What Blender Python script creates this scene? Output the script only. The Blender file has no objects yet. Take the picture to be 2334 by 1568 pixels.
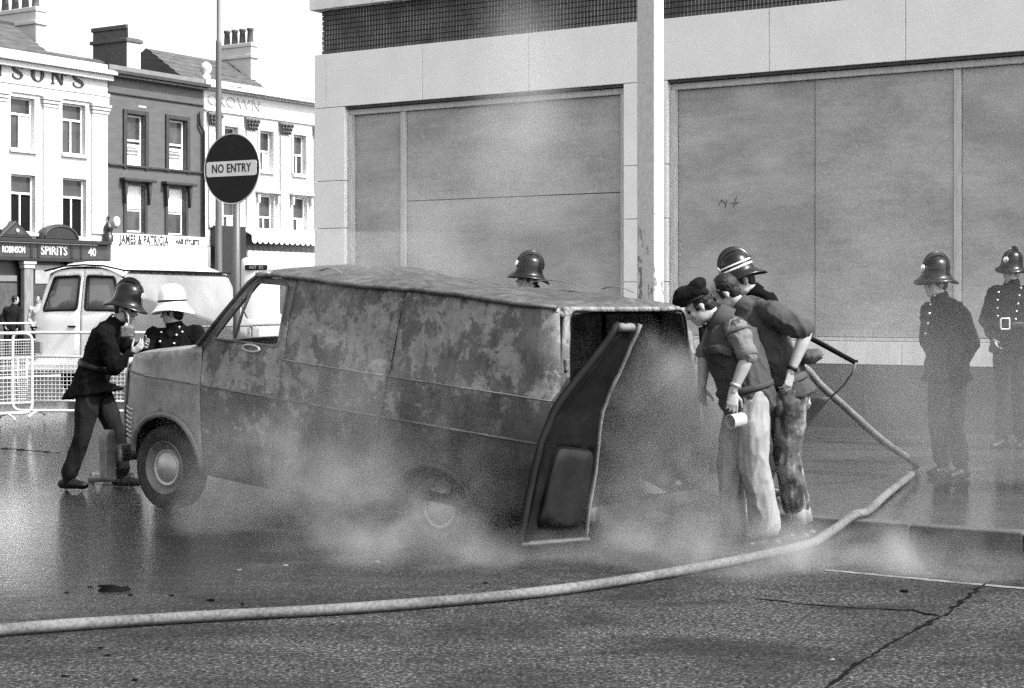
import bpy, bmesh, math, random
from mathutils import Vector, Matrix, noise
from mathutils.geometry import delaunay_2d_cdt

random.seed(7)
R = math.radians
sc = bpy.context.scene
col = bpy.data.collections.new('place')
sc.collection.children.link(col)

# ------------------------------------------------------------------ camera
CAMZ, FPX, HORV, UC = 1.62, 3780.0, 690.0, 1166.5      # eye height, focal length and horizon on a 2333 px wide picture
cam_d = bpy.data.cameras.new('camera')
cam = bpy.data.objects.new('camera', cam_d)
col.objects.link(cam)
cam.location = (0, 0, CAMZ)
cam.rotation_euler = (R(90), 0, 0)
cam_d.sensor_width = 36.0
cam_d.lens = 36.0 * FPX / 2333.0
cam_d.shift_y = -(784.0 - HORV) / 2333.0
cam_d.clip_end = 3000
sc.camera = cam

# ------------------------------------------------------------------ sky, sun, exposure
SUN = Vector((0.90, -0.43, 0)).normalized() * math.cos(R(47)) + Vector((0, 0, math.sin(R(47))))
world = bpy.data.worlds.new('World')
sc.world = world
world.use_nodes = True
wt = world.node_tree
wt.nodes.clear()
sky = wt.nodes.new('ShaderNodeTexSky')
sky.sky_type = 'NISHITA'
sky.sun_disc = False
sky.sun_elevation = R(47)
sky.sun_rotation = math.atan2(0.90, -0.43)
sky.dust_density = 3.0
bw = wt.nodes.new('ShaderNodeRGBToBW')
bg = wt.nodes.new('ShaderNodeBackground')
bg.inputs['Strength'].default_value = 0.15
wo = wt.nodes.new('ShaderNodeOutputWorld')
wt.links.new(sky.outputs[0], bw.inputs[0])
wt.links.new(bw.outputs[0], bg.inputs['Color'])
wt.links.new(bg.outputs[0], wo.inputs['Surface'])
sun_d = bpy.data.lights.new('sun', 'SUN')
sun_d.energy = 2.2
sun_d.angle = R(0.6)
sun_o = bpy.data.objects.new('sun', sun_d)
col.objects.link(sun_o)
sun_o.rotation_euler = SUN.to_track_quat('Z', 'Y').to_euler()
vs = sc.view_settings
vs.view_transform = 'Standard'
vs.look = 'None'
vs.exposure = 1.62
vs.gamma = 1.0
vs.use_curve_mapping = False
sc.render.film_transparent = False
sc.cycles.use_denoising = False      # leave the fine sampling grain, the photograph is a grainy print
sc.cycles.max_bounces = 6
sc.cycles.volume_bounces = 1
sc.cycles.volume_step_rate = 1.0
sc.cycles.volume_max_steps = 96
sc.cycles.use_adaptive_sampling = False
sc.cycles.sample_clamp_indirect = 3.0


# ------------------------------------------------------------------ helpers: places
def P(u, v, Y):
    """point of the place seen at picture position (u, v) on the 2333 px picture, Y metres in front of the camera"""
    return Vector(((u - UC) / FPX * Y, Y, CAMZ - (v - HORV) / FPX * Y))


class Frame:
    """upright plane: origin, direction to the right; local x right, y into the wall, z up"""
    def __init__(s, ox, oy, ex, ey):
        l = math.hypot(ex, ey)
        s.o = Vector((ox, oy, 0)); s.e = Vector((ex / l, ey / l, 0)); s.i = Vector((-ey / l, ex / l, 0))
        s.rz = math.atan2(ey, ex)

    def px(s, u, v, depth=0.0):
        d = Vector(((u - UC) / FPX, 1.0, -(v - HORV) / FPX))
        o = Vector((0, 0, CAMZ))
        p0 = s.o + s.i * depth
        t = (p0 - o).dot(s.i) / d.dot(s.i)
        q = o + d * t - s.o
        return q.dot(s.e), q.z

    def s(s, u, v=690):
        return s.px(u, v)[0]

    def z(s, u, v):
        return s.px(u, v)[1]


# ------------------------------------------------------------------ helpers: objects
def empty(name, loc=(0, 0, 0), rz=0.0, label=None, cat=None, group=None):
    o = bpy.data.objects.new(name, None)
    o.empty_display_size = 0.2
    o.location = loc
    o.rotation_euler = (0, 0, rz)
    col.objects.link(o)
    tag(o, label, cat, group)
    return o


def tag(o, label=None, cat=None, group=None, kind=None):
    if label: o['label'] = label
    if cat: o['category'] = cat
    if group: o['group'] = group
    if kind: o['kind'] = kind
    return o


def link_mesh(name, me, mat, parent=None, smooth=False):
    if mat is not None and not me.materials:
        me.materials.append(mat)
    if smooth:
        me.polygons.foreach_set('use_smooth', [True] * len(me.polygons))
    o = bpy.data.objects.new(name, me)
    col.objects.link(o)
    if parent is not None: o.parent = parent
    return o


def copy_tree(o, parent=None):
    c = o.copy()
    col.objects.link(c)
    c.parent = parent
    for ch in list(o.children): copy_tree(ch, c)
    return c


class MB:
    """collects shapes into one mesh"""
    def __init__(s): s.v = []; s.f = []

    def add(s, vs_, fs_):
        b = len(s.v)
        s.v += [tuple(p) for p in vs_]
        s.f += [tuple(b + i for i in f) for f in fs_]
        return s

    def box(s, x0, x1, y0, y1, z0, z1):
        v = [(x0, y0, z0), (x1, y0, z0), (x1, y1, z0), (x0, y1, z0), (x0, y0, z1), (x1, y0, z1), (x1, y1, z1), (x0, y1, z1)]
        return s.add(v, [(0, 3, 2, 1), (4, 5, 6, 7), (0, 1, 5, 4), (1, 2, 6, 5), (2, 3, 7, 6), (3, 0, 4, 7)])

    def tube(s, pts, r, n=10, close=False, side=None, caps=True):
        """swept tube; r is a number, a list, or a list of (ra, rb)"""
        pts = [Vector(p) for p in pts]
        N = len(pts)
        rr = r if isinstance(r, (list, tuple)) else [r] * N
        vs_ = []
        prev = None
        for i, p in enumerate(pts):
            if close: t = pts[(i + 1) % N] - pts[i - 1]
            elif i == 0: t = pts[1] - p
            elif i == N - 1: t = p - pts[i - 1]
            else: t = (pts[i + 1] - p).normalized() + (p - pts[i - 1]).normalized()
            t = t.normalized() if t.length > 1e-9 else Vector((0, 0, 1))
            if side is not None: a = Vector(side)
            elif prev is not None: a = prev
            else: a = Vector((0, 0, 1)) if abs(t.z) < 0.9 else Vector((1, 0, 0))
            a = a - t * a.dot(t)
            if a.length < 1e-6: a = t.orthogonal()
            a.normalize(); prev = a
            b = t.cross(a)
            ra, rb = rr[i] if isinstance(rr[i], (tuple, list)) else (rr[i], rr[i])
            for k in range(n):
                an = 2 * math.pi * k / n
                vs_.append(p + a * (ra * math.cos(an)) + b * (rb * math.sin(an)))
        fs_ = []
        for i in range(N if close else N - 1):
            j = (i + 1) % N
            for k in range(n):
                k2 = (k + 1) % n
                fs_.append((i * n + k, i * n + k2, j * n + k2, j * n + k))
        if caps and not close:
            fs_.append(tuple(range(n - 1, -1, -1)))
            fs_.append(tuple((N - 1) * n + k for k in range(n)))
        return s.add(vs_, fs_)

    def limb(s, pts, r, n=14, side=None):
        """tube with rounded ends (closed), for bodies and clothing"""
        pts = [Vector(p) for p in pts]
        rr = list(r)
        t0 = (pts[0] - pts[1]).normalized(); t1 = (pts[-1] - pts[-2]).normalized()
        def m(x): return max(x) if isinstance(x, (tuple, list)) else x
        def sc_(x, k): return (x[0] * k, x[1] * k) if isinstance(x, (tuple, list)) else x * k
        def mn(x): return min(x) if isinstance(x, (tuple, list)) else x
        pre = [(pts[0] + t0 * mn(rr[0]) * math.sin(a), sc_(rr[0], math.cos(a))) for a in (1.45, 1.0, 0.5)]
        post = [(pts[-1] + t1 * mn(rr[-1]) * math.sin(a), sc_(rr[-1], math.cos(a))) for a in (0.5, 1.0, 1.45)]
        allp = [q[0] for q in pre] + pts + [q[0] for q in post]
        allr = [q[1] for q in pre] + rr + [q[1] for q in post]
        return s.tube(allp, allr, n, side=side)

    def ball(s, c, r, n=14, m=9, rot=None):
        c = Vector(c)
        r = r if isinstance(r, (tuple, list)) else (r, r, r)
        vs_ = []
        for i in range(1, m):
            th = math.pi * i / m
            for k in range(n):
                ph = 2 * math.pi * k / n
                q = Vector((r[0] * math.sin(th) * math.cos(ph), r[1] * math.sin(th) * math.sin(ph), r[2] * math.cos(th)))
                vs_.append(c + (rot @ q if rot else q))
        top = Vector((0, 0, r[2])); bot = Vector((0, 0, -r[2]))
        vs_ += [c + (rot @ top if rot else top), c + (rot @ bot if rot else bot)]
        T, B = len(vs_) - 2, len(vs_) - 1
        fs_ = []
        for i in range(m - 2):
            for k in range(n):
                k2 = (k + 1) % n
                fs_.append((i * n + k, (i + 1) * n + k, (i + 1) * n + k2, i * n + k2))
        for k in range(n):
            k2 = (k + 1) % n
            fs_.append((T, k, k2))
            fs_.append((B, (m - 2) * n + k2, (m - 2) * n + k))
        return s.add(vs_, fs_)

    def lathe(s, prof, n=32, mat=None, sx=1.0, sy=1.0, cap=False):
        """profile [(r, z)] turned round z, then moved by mat"""
        mat = mat or Matrix()
        vs_ = []
        for r, z in prof:
            for k in range(n):
                a = 2 * math.pi * k / n
                vs_.append(mat @ Vector((r * math.cos(a) * sx, r * math.sin(a) * sy, z)))
        fs_ = []
        for i in range(len(prof) - 1):
            for k in range(n):
                k2 = (k + 1) % n
                fs_.append((i * n + k, i * n + k2, (i + 1) * n + k2, (i + 1) * n + k))
        if cap:
            fs_.append(tuple(range(n - 1, -1, -1)))
            b = (len(prof) - 1) * n
            fs_.append(tuple(b + k for k in range(n)))
        return s.add(vs_, fs_)

    def prism(s, poly, y0, y1):
        """outline [(x, z)] given depth from y0 to y1"""
        n = len(poly)
        v = [(x, y0, z) for x, z in poly] + [(x, y1, z) for x, z in poly]
        f = [tuple(range(n)), tuple(range(2 * n - 1, n - 1, -1))]
        f += [(i, n + i, n + (i + 1) % n, (i + 1) % n) for i in range(n)]
        return s.add(v, f)

    def xf(s, M_):
        s.v = [tuple(M_ @ Vector(p)) for p in s.v]
        return s

    def mesh(s, name='m', recalc=True):
        me = bpy.data.meshes.new(name)
        me.from_pydata(s.v, [], s.f)
        if recalc:
            bm = bmesh.new(); bm.from_mesh(me)
            bmesh.ops.recalc_face_normals(bm, faces=bm.faces)
            bm.to_mesh(me); bm.free()
        me.update()
        return me

    def build(s, name, mat, parent=None, smooth=False, bevel=0.0, seg=2, recalc=True):
        o = link_mesh(name, s.mesh(name, recalc), mat, parent, smooth)
        if bevel:
            b = o.modifiers.new('bevel', 'BEVEL')
            b.width = bevel; b.segments = seg; b.limit_method = 'ANGLE'; b.angle_limit = R(40)
            b.harden_normals = False
        return o


def auto_smooth(o, ang=35):
    me = o.data
    me.polygons.foreach_set('use_smooth', [True] * len(me.polygons))
    bm = bmesh.new(); bm.from_mesh(me)
    for e in bm.edges:
        if len(e.link_faces) == 2 and e.calc_face_angle(0) > R(ang): e.smooth = False
    bm.to_mesh(me); bm.free()
    return o


def panel_mesh(outline, holes, fn, grid=0.08, thick=0.0, inward=None):
    """flat outline (list of 2-D points) with holes, filled with a grid of points, bent into place by fn(a, b) -> xyz"""
    def inside(p, poly):
        c = False; n = len(poly); j = n - 1
        for i in range(n):
            if (poly[i][1] > p[1]) != (poly[j][1] > p[1]) and p[0] < (poly[j][0] - poly[i][0]) * (p[1] - poly[i][1]) / (poly[j][1] - poly[i][1]) + poly[i][0]:
                c = not c
            j = i
        return c
    def resample(poly):
        out = []
        for i, p in enumerate(poly):
            q = poly[(i + 1) % len(poly)]
            n = max(1, int(math.hypot(q[0] - p[0], q[1] - p[1]) / grid))
            for k in range(n):
                out.append((p[0] + (q[0] - p[0]) * k / n, p[1] + (q[1] - p[1]) * k / n))
        return out
    outline = resample(outline); holes = [resample(h) for h in holes]
    pts = []; edges = []
    for lp in [outline] + holes:
        b = len(pts); n = len(lp)
        pts += [Vector(p) for p in lp]
        edges += [(b + i, b + (i + 1) % n) for i in range(n)]
    xs = [p[0] for p in outline]; zs = [p[1] for p in outline]
    nb = list(pts)
    x = min(xs) + grid * 0.5
    k = 0
    while x < max(xs):
        z = min(zs) + grid * (0.5 if k % 2 else 0.25)
        while z < max(zs):
            p = (x, z)
            if inside(p, outline) and not any(inside(p, h) for h in holes):
                if min((q - Vector(p)).length_squared for q in nb) > (grid * 0.45) ** 2:
                    pts.append(Vector(p))
            z += grid
        x += grid; k += 1
    vo, eo, fo, _, _, _ = delaunay_2d_cdt(pts, edges, [], 0, 1e-5)
    keep = []
    for f in fo:
        c = (sum(vo[i].x for i in f) / len(f), sum(vo[i].y for i in f) / len(f))
        if inside(c, outline) and not any(inside(c, h) for h in holes): keep.append(tuple(f))
    me = bpy.data.meshes.new('panel')
    me.from_pydata([tuple(fn(v.x, v.y)) for v in vo], [], keep)
    bm = bmesh.new(); bm.from_mesh(me)
    bmesh.ops.delete(bm, geom=[v for v in bm.verts if not v.link_faces], context='VERTS')
    bmesh.ops.recalc_face_normals(bm, faces=bm.faces)
    if inward is not None:
        bm.faces.ensure_lookup_table()
        a = sum((f.normal.dot(inward) for f in bm.faces))
        if a > 0: bmesh.ops.reverse_faces(bm, faces=bm.faces)
    bm.to_mesh(me); bm.free()
    return me


def panel(name, outline, holes, fn, mat, parent, grid=0.08, thick=0.012, inward=None):
    o = link_mesh(name, panel_mesh(outline, holes, fn, grid, inward=inward), mat, parent, True)
    if thick:
        m = o.modifiers.new('thick', 'SOLIDIFY')
        m.thickness = thick; m.offset = -1
    return o


def rounded(poly, r=0.05, n=4):
    out = []
    N = len(poly)
    for i in range(N):
        p0 = Vector(poly[i - 1]); p = Vector(poly[i]); p1 = Vector(poly[(i + 1) % N])
        a = (p0 - p); b = (p1 - p)
        k = min(r, a.length * 0.45, b.length * 0.45)
        A = p + a.normalized() * k; B = p + b.normalized() * k
        for j in range(n + 1):
            t = j / n
            q = A * (1 - t) ** 2 + p * 2 * t * (1 - t) + B * t * t
            out.append((q.x, q.y))
    return out


def arc(cx, cz, r, a0, a1, n=14, ry=None):
    ry = ry or r
    return [(cx + r * math.cos(R(a0 + (a1 - a0) * i / n)), cz + ry * math.sin(R(a0 + (a1 - a0) * i / n))) for i in range(n + 1)]


def text_mb(txt, size, ext=0.01, sx=1.0, bold=0.0, spacing=1.0):
    """lettering lying in the local x-z plane, centred, facing -y"""
    cu = bpy.data.curves.new('t', 'FONT')
    cu.body = txt; cu.size = size; cu.extrude = ext; cu.align_x = 'CENTER'; cu.align_y = 'CENTER'
    cu.offset = bold; cu.space_character = spacing; cu.resolution_u = 3
    o = bpy.data.objects.new('t', cu)
    col.objects.link(o)
    dg = bpy.context.evaluated_depsgraph_get()
    me = bpy.data.meshes.new_from_object(o.evaluated_get(dg))
    b = MB()
    b.v = [(v.co.x * sx, -v.co.z, v.co.y) for v in me.vertices]
    b.f = [tuple(p.vertices) for p in me.polygons]
    bpy.data.objects.remove(o); bpy.data.curves.remove(cu); bpy.data.meshes.remove(me)
    return b


# ------------------------------------------------------------------ helpers: materials (all grey, the photograph is black and white)
class NT:
    def __init__(s, name):
        s.m = bpy.data.materials.new(name); s.m.use_nodes = True
        s.t = s.m.node_tree; s.t.nodes.clear()
        s.out = s.n('ShaderNodeOutputMaterial')

    def n(s, t, **kw):
        x = s.t.nodes.new(t)
        for k, v in kw.items(): setattr(x, k, v)
        return x

    def l(s, a, b): s.t.links.new(a, b)

    def coord(s, kind='Object', scale=(1, 1, 1)):
        tc = s.n('ShaderNodeTexCoord'); mp = s.n('ShaderNodeMapping')
        mp.inputs['Scale'].default_value = scale
        if kind == 'World':
            g = s.n('ShaderNodeNewGeometry'); s.l(g.outputs['Position'], mp.inputs['Vector'])
        else: s.l(tc.outputs[kind], mp.inputs['Vector'])
        return mp.outputs[0]

    def noise(s, vec, scale, detail=4.0, rough=0.55, dist=0.0):
        x = s.n('ShaderNodeTexNoise')
        x.inputs['Scale'].default_value = scale; x.inputs['Detail'].default_value = detail
        x.inputs['Roughness'].default_value = rough; x.inputs['Distortion'].default_value = dist
        s.l(vec, x.inputs['Vector'])
        return x.outputs['Fac']

    def ramp(s, fac, stops):
        x = s.n('ShaderNodeValToRGB')
        e = x.color_ramp.elements
        while len(e) < len(stops): e.new(0.5)
        for el, (p, v) in zip(e, stops):
            el.position = p; el.color = (v, v, v, 1)
        s.l(fac, x.inputs['Fac'])
        return x.outputs['Color']

    def math(s, op, a, b=None, clamp=False):
        x = s.n('ShaderNodeMath', operation=op, use_clamp=clamp)
        for i, q in enumerate((a, b)):
            if q is None: continue
            if isinstance(q, (int, float)): x.inputs[i].default_value = q
            else: s.l(q, x.inputs[i])
        return x.outputs[0]

    def mix(s, fac, a, b):
        x = s.n('ShaderNodeMix', data_type='RGBA')
        for i, q in ((0, fac), (6, a), (7, b)):
            if isinstance(q, (int, float)): x.inputs[i].default_value = q if i == 0 else (q, q, q, 1)
            else: s.l(q, x.inputs[i])
        return x.outputs[2]

    def bsdf(s, colr, rough=0.7, metallic=0.0, spec=0.5, bump=None, bstr=0.3, bdist=0.01, **kw):
        b = s.n('ShaderNodeBsdfPrincipled')
        def put(k, q):
            i = b.inputs[k]
            if isinstance(q, (int, float)): i.default_value = (q, q, q, 1) if i.type == 'RGBA' else q
            else: s.l(q, i)
        put('Base Color', colr); put('Roughness', rough); put('Metallic', metallic); put('Specular IOR Level', spec)
        for k, q in kw.items(): put(k.replace('_', ' '), q)
        if bump is not None:
            x = s.n('ShaderNodeBump'); x.inputs['Strength'].default_value = bstr; x.inputs['Distance'].default_value = bdist
            s.l(bump, x.inputs['Height']); s.l(x.outputs[0], b.inputs['Normal'])
        s.l(b.outputs[0], s.out.inputs['Surface'])
        return b


def mat(name, lo, hi=None, scale=6.0, rough=0.7, rough2=None, metallic=0.0, spec=0.5, bump=0.0, bscale=40.0, bdist=0.01,
        stretch=(1, 1, 1), fine=0.0, coords='Object', **kw):
    hi = lo if hi is None else hi
    t = NT(name)
    vec = t.coord(coords, stretch)
    f = t.noise(vec, scale, 6.0, 0.6)
    c = t.ramp(f, [(0.32, lo), (0.68, hi)])
    if fine:
        g = t.noise(t.coord(coords), scale * 22, 2.0, 0.6)
        c = t.mix(fine, c, t.ramp(g, [(0.35, lo * 0.55), (0.65, hi * 1.15)]))
    r = rough if rough2 is None else t.ramp(f, [(0.35, rough), (0.65, rough2)])
    h = t.noise(vec, bscale, 5.0, 0.6) if bump else None
    t.bsdf(c, r, metallic, spec, h, bump, bdist, **kw)
    return t.m


M = {}
M['stone'] = mat('pale_portland_stone', 0.76, 0.84, 1.5, 0.75, bump=0.12, bscale=60, fine=0.08)
M['stone_stain'] = mat('stained_plinth_stone', 0.62, 0.84, 2.2, 0.7, stretch=(3, 3, 0.35), bump=0.15, fine=0.1)
M['dark_plinth'] = mat('dark_granite_plinth', 0.03, 0.06, 3, 0.35, 0.6, bump=0.08, fine=0.25)
M['frame'] = mat('painted_window_frame', 0.40, 0.55, 5, 0.5, bump=0.1, stretch=(4, 4, 0.6))
M['soffit'] = mat('dark_soffit_board', 0.03, 0.06, 6, 0.7)
M['stucco'] = mat('white_stucco', 0.46, 0.54, 1.3, 0.85, bump=0.15, bscale=30, stretch=(1, 1, 0.5), fine=0.05)
M['stucco_grey'] = mat('weathered_stucco', 0.32, 0.46, 2.4, 0.85, bump=0.2, stretch=(1.5, 1.5, 0.4))
M['brick_dark'] = mat('painted_dark_brick', 0.055, 0.09, 2.0, 0.8, bump=0.3, bscale=25, stretch=(1, 1, 3), fine=0.25)
M['brick_trim'] = mat('dark_painted_trim', 0.015, 0.03, 4, 0.6)
M['brick_grey'] = mat('grey_rendered_parapet', 0.12, 0.17, 3, 0.85, bump=0.2)
M['slate'] = mat('roof_slates', 0.035, 0.09, 5, 0.6, 0.8, stretch=(0.4, 0.4, 3.0), bump=0.4, bscale=14)
M['chimney_brick'] = mat('sooty_chimney_brick', 0.05, 0.11, 6, 0.85, bump=0.4, stretch=(1, 1, 3), fine=0.3)
M['pot'] = mat('clay_chimney_pot', 0.05, 0.09, 5, 0.8)
M['glass'] = mat('window_glass', 0.025, 0.075, 1.2, 0.15, spec=0.3)
M['glass_dark'] = mat('dark_open_window', 0.003, 0.006, 2, 0.7, spec=0.1)
M['blind'] = mat('window_blind', 0.62, 0.8, 2, 0.9)
M['sash'] = mat('white_sash_paint', 0.72, 0.78, 8, 0.5)
M['pub'] = mat('dark_pub_paint', 0.006, 0.014, 5, 0.4, fine=0.2)
M['pub_fascia'] = mat('pub_fascia_paint', 0.022, 0.04, 4, 0.45)
M['letter_light'] = mat('gilt_lettering', 0.55, 0.65, 9, 0.4)
M['letter_dark'] = mat('dark_lettering', 0.008, 0.016, 9, 0.6)
M['letter_faded'] = mat('faded_raised_lettering', 0.25, 0.36, 9, 0.8)
M['white_board'] = mat('white_sign_board', 0.74, 0.8, 3, 0.6)
M['sign_dark'] = mat('sign_face_paint', 0.008, 0.012, 7, 0.5, spec=0.2)
M['sign_white'] = mat('sign_white_paint', 0.66, 0.74, 7, 0.4)
M['sign_edge'] = mat('sign_rim', 0.6, 0.7, 7, 0.4, metallic=0.3)
M['pole'] = mat('grey_painted_steel_pole', 0.07, 0.11, 3, 0.45, stretch=(2, 2, 0.4), fine=0.1)
M['galv'] = mat('galvanised_barrier_tube', 0.5, 0.62, 4, 0.4, metallic=0.2)
M['wire'] = mat('barrier_mesh_wire', 0.55, 0.65, 4, 0.45, metallic=0.2)
M['kerb'] = mat('granite_kerb_stone', 0.045, 0.09, 5, 0.2, 0.5, bump=0.25, bscale=30, fine=0.3)
M['tar'] = mat('tar_seam', 0.008, 0.02, 6, 0.5)
M['crack'] = mat('road_crack_tar', 0.003, 0.012, 20, 0.95, spec=0.02)  # dark tar along the cracks
M['worn_line'] = mat('worn_white_road_paint', 0.02, 0.28, 9, 0.8, coords='World', spec=0.1, fine=0.4)
M['white_van'] = mat('white_van_paint', 0.80, 0.86, 1.2, 0.35, spec=0.5)
M['van_side_shade'] = mat('shaded_van_side_paint', 0.20, 0.34, 0.9, 0.45)  # white van's side darkened, the shop's cast shadow put into the colour
M['van_glass'] = mat('van_window_glass', 0.13, 0.17, 2, 0.15)
M['rubber'] = mat('black_rubber', 0.005, 0.012, 6, 0.7, spec=0.15)
M['tyre'] = mat('scorched_tyre', 0.012, 0.035, 5, 0.8, spec=0.2, bump=0.2)
M['rim'] = mat('scorched_wheel_rim', 0.08, 0.22, 4, 0.45, 0.7, metallic=0.5, bump=0.15)
M['chrome'] = mat('scorched_hub_cap', 0.28, 0.5, 5, 0.3, 0.55, metallic=0.7)
M['soot'] = mat('soot_blackened_metal', 0.003, 0.010, 5, 0.9, bump=0.3, spec=0.06)
M['soot_light'] = mat('ash_covered_metal', 0.03, 0.17, 5, 0.75, bump=0.25, fine=0.3)
M['hose'] = mat('canvas_fire_hose', 0.055, 0.17, 2.2, 0.75, bump=0.3, bscale=160, stretch=(1, 1, 1), fine=0.35, spec=0.2)
M['skin'] = mat('skin', 0.27, 0.33, 7, 0.5, spec=0.4, bump=0.06, bscale=90)
M['hair'] = mat('dark_hair', 0.006, 0.016, 30, 0.5, spec=0.25, bump=0.5, bscale=120, stretch=(1, 1, 0.25))
M['uniform'] = mat('dark_wool_uniform', 0.0035, 0.007, 8, 0.95, bump=0.2, bscale=80, spec=0.05)
M['uniform_trouser'] = mat('dark_serge_trousers', 0.010, 0.018, 8, 0.95, bump=0.2, bscale=70, spec=0.06)
M['leather'] = mat('black_leather', 0.006, 0.012, 8, 0.4, spec=0.25, bump=0.1)
M['helmet'] = mat('black_cork_helmet', 0.004, 0.007, 5, 0.24, spec=0.35)
M['helmet_white'] = mat('white_cork_helmet', 0.78, 0.82, 5, 0.35)
M['band_white'] = mat('white_helmet_band', 0.75, 0.8, 5, 0.5)
M['brass'] = mat('polished_button', 0.75, 0.85, 8, 0.25, metallic=0.8)
M['beret'] = mat('dark_felt_beret', 0.004, 0.008, 10, 0.95, bump=0.3, bscale=90, spec=0.1)
M['vest'] = mat('grey_green_flak_vest', 0.032, 0.055, 4, 0.85, bump=0.25, bscale=50, spec=0.2)
M['shirt'] = mat('khaki_shirt', 0.11, 0.15, 5, 0.85, bump=0.2, bscale=60, spec=0.2)
M['shirt_dark'] = mat('dark_green_shirt', 0.032, 0.055, 5, 0.85, bump=0.2, bscale=60, spec=0.2)
M['trouser_light'] = mat('pale_cotton_trousers', 0.19, 0.26, 4, 0.85, bump=0.25, bscale=50, spec=0.2)
def _camo():
    t = NT('camouflage_cotton')
    v = t.coord('Object', (1, 1, 0.8))
    f = t.noise(v, 9, 5, 0.6, 0.3)
    c = t.ramp(f, [(0.42, 0.03), (0.46, 0.07), (0.54, 0.08), (0.58, 0.17)])
    t.bsdf(c, 0.85, 0, 0.2, t.noise(v, 60, 4), 0.3)
    return t.m
M['camo'] = _camo()
M['gaiter'] = mat('pale_canvas_gaiter', 0.15, 0.22, 10, 0.85, bump=0.2)
M['webbing'] = mat('dark_webbing', 0.03, 0.06, 10, 0.8)
M['webbing_pale'] = mat('pale_webbing_pouch', 0.24, 0.34, 10, 0.8)
M['tin'] = mat('plain_tin_can', 0.6, 0.75, 8, 0.35, metallic=0.6)
M['lamp_box'] = mat('dented_grey_lamp_case', 0.06, 0.24, 14, 0.5, metallic=0.4, bump=0.4, bscale=50)
M['bus'] = mat('pale_coach_paint', 0.72, 0.78, 2, 0.35)
M['debris'] = mat('charred_fragment', 0.003, 0.008, 12, 0.95, spec=0.03)
M['litter'] = mat('pale_ash_fragment', 0.10, 0.2, 12, 0.9, spec=0.1)


def _brickband():
    t = NT('dark_narrow_brick')
    v = t.coord('Object')
    sep = t.n('ShaderNodeSeparateXYZ'); t.l(v, sep.inputs[0])
    fr = t.math('FRACT', t.math('MULTIPLY', sep.outputs['X'], 1 / 0.055))
    joint = t.math('GREATER_THAN', fr, 0.86)
    g = t.noise(v, 2.5, 5)
    fine = t.noise(t.coord('Object', (18, 1, 1)), 3.0, 3)
    c = t.mix(joint, t.mix(0.5, t.ramp(g, [(0.3, 0.03), (0.7, 0.075)]), t.ramp(fine, [(0.3, 0.02), (0.7, 0.09)])), t.ramp(t.noise(v, 3, 4), [(0.35, 0.10), (0.65, 0.5)]))
    t.bsdf(c, 0.75, 0, 0.4, t.math('SUBTRACT', 1.0, joint), 0.5, 0.01)
    return t.m
M['brick_band'] = _brickband()


def _ply():
    t = NT('weathered_plywood_board')
    v = t.coord('Object', (0.5, 1, 3.2))
    f = t.noise(v, 2.2, 7, 0.62, 0.6)
    f2 = t.noise(t.coord('Object', (1, 1, 14)), 2.0, 4)
    f3 = t.noise(t.coord('Object', (0.6, 1, 1.1)), 1.6, 7, .65)
    c = t.ramp(f, [(0.3, 0.26), (0.72, 0.52)])
    c = t.mix(0.35, c, t.ramp(f2, [(0.3, 0.26), (0.7, 0.50)]))
    c = t.mix(0.5, c, t.ramp(f3, [(0.38, 0.16), (0.62, 0.60)]))
    gr = t.noise(t.coord('Object'), 42, 4, 0.75)
    c = t.mix(0.4, c, t.ramp(gr, [(0.32, 0.16), (0.68, 0.56)]))
    t.bsdf(c, 0.8, 0, 0.3, f2, 0.15, 0.004)
    return t.m
M['ply'] = _ply()


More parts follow.
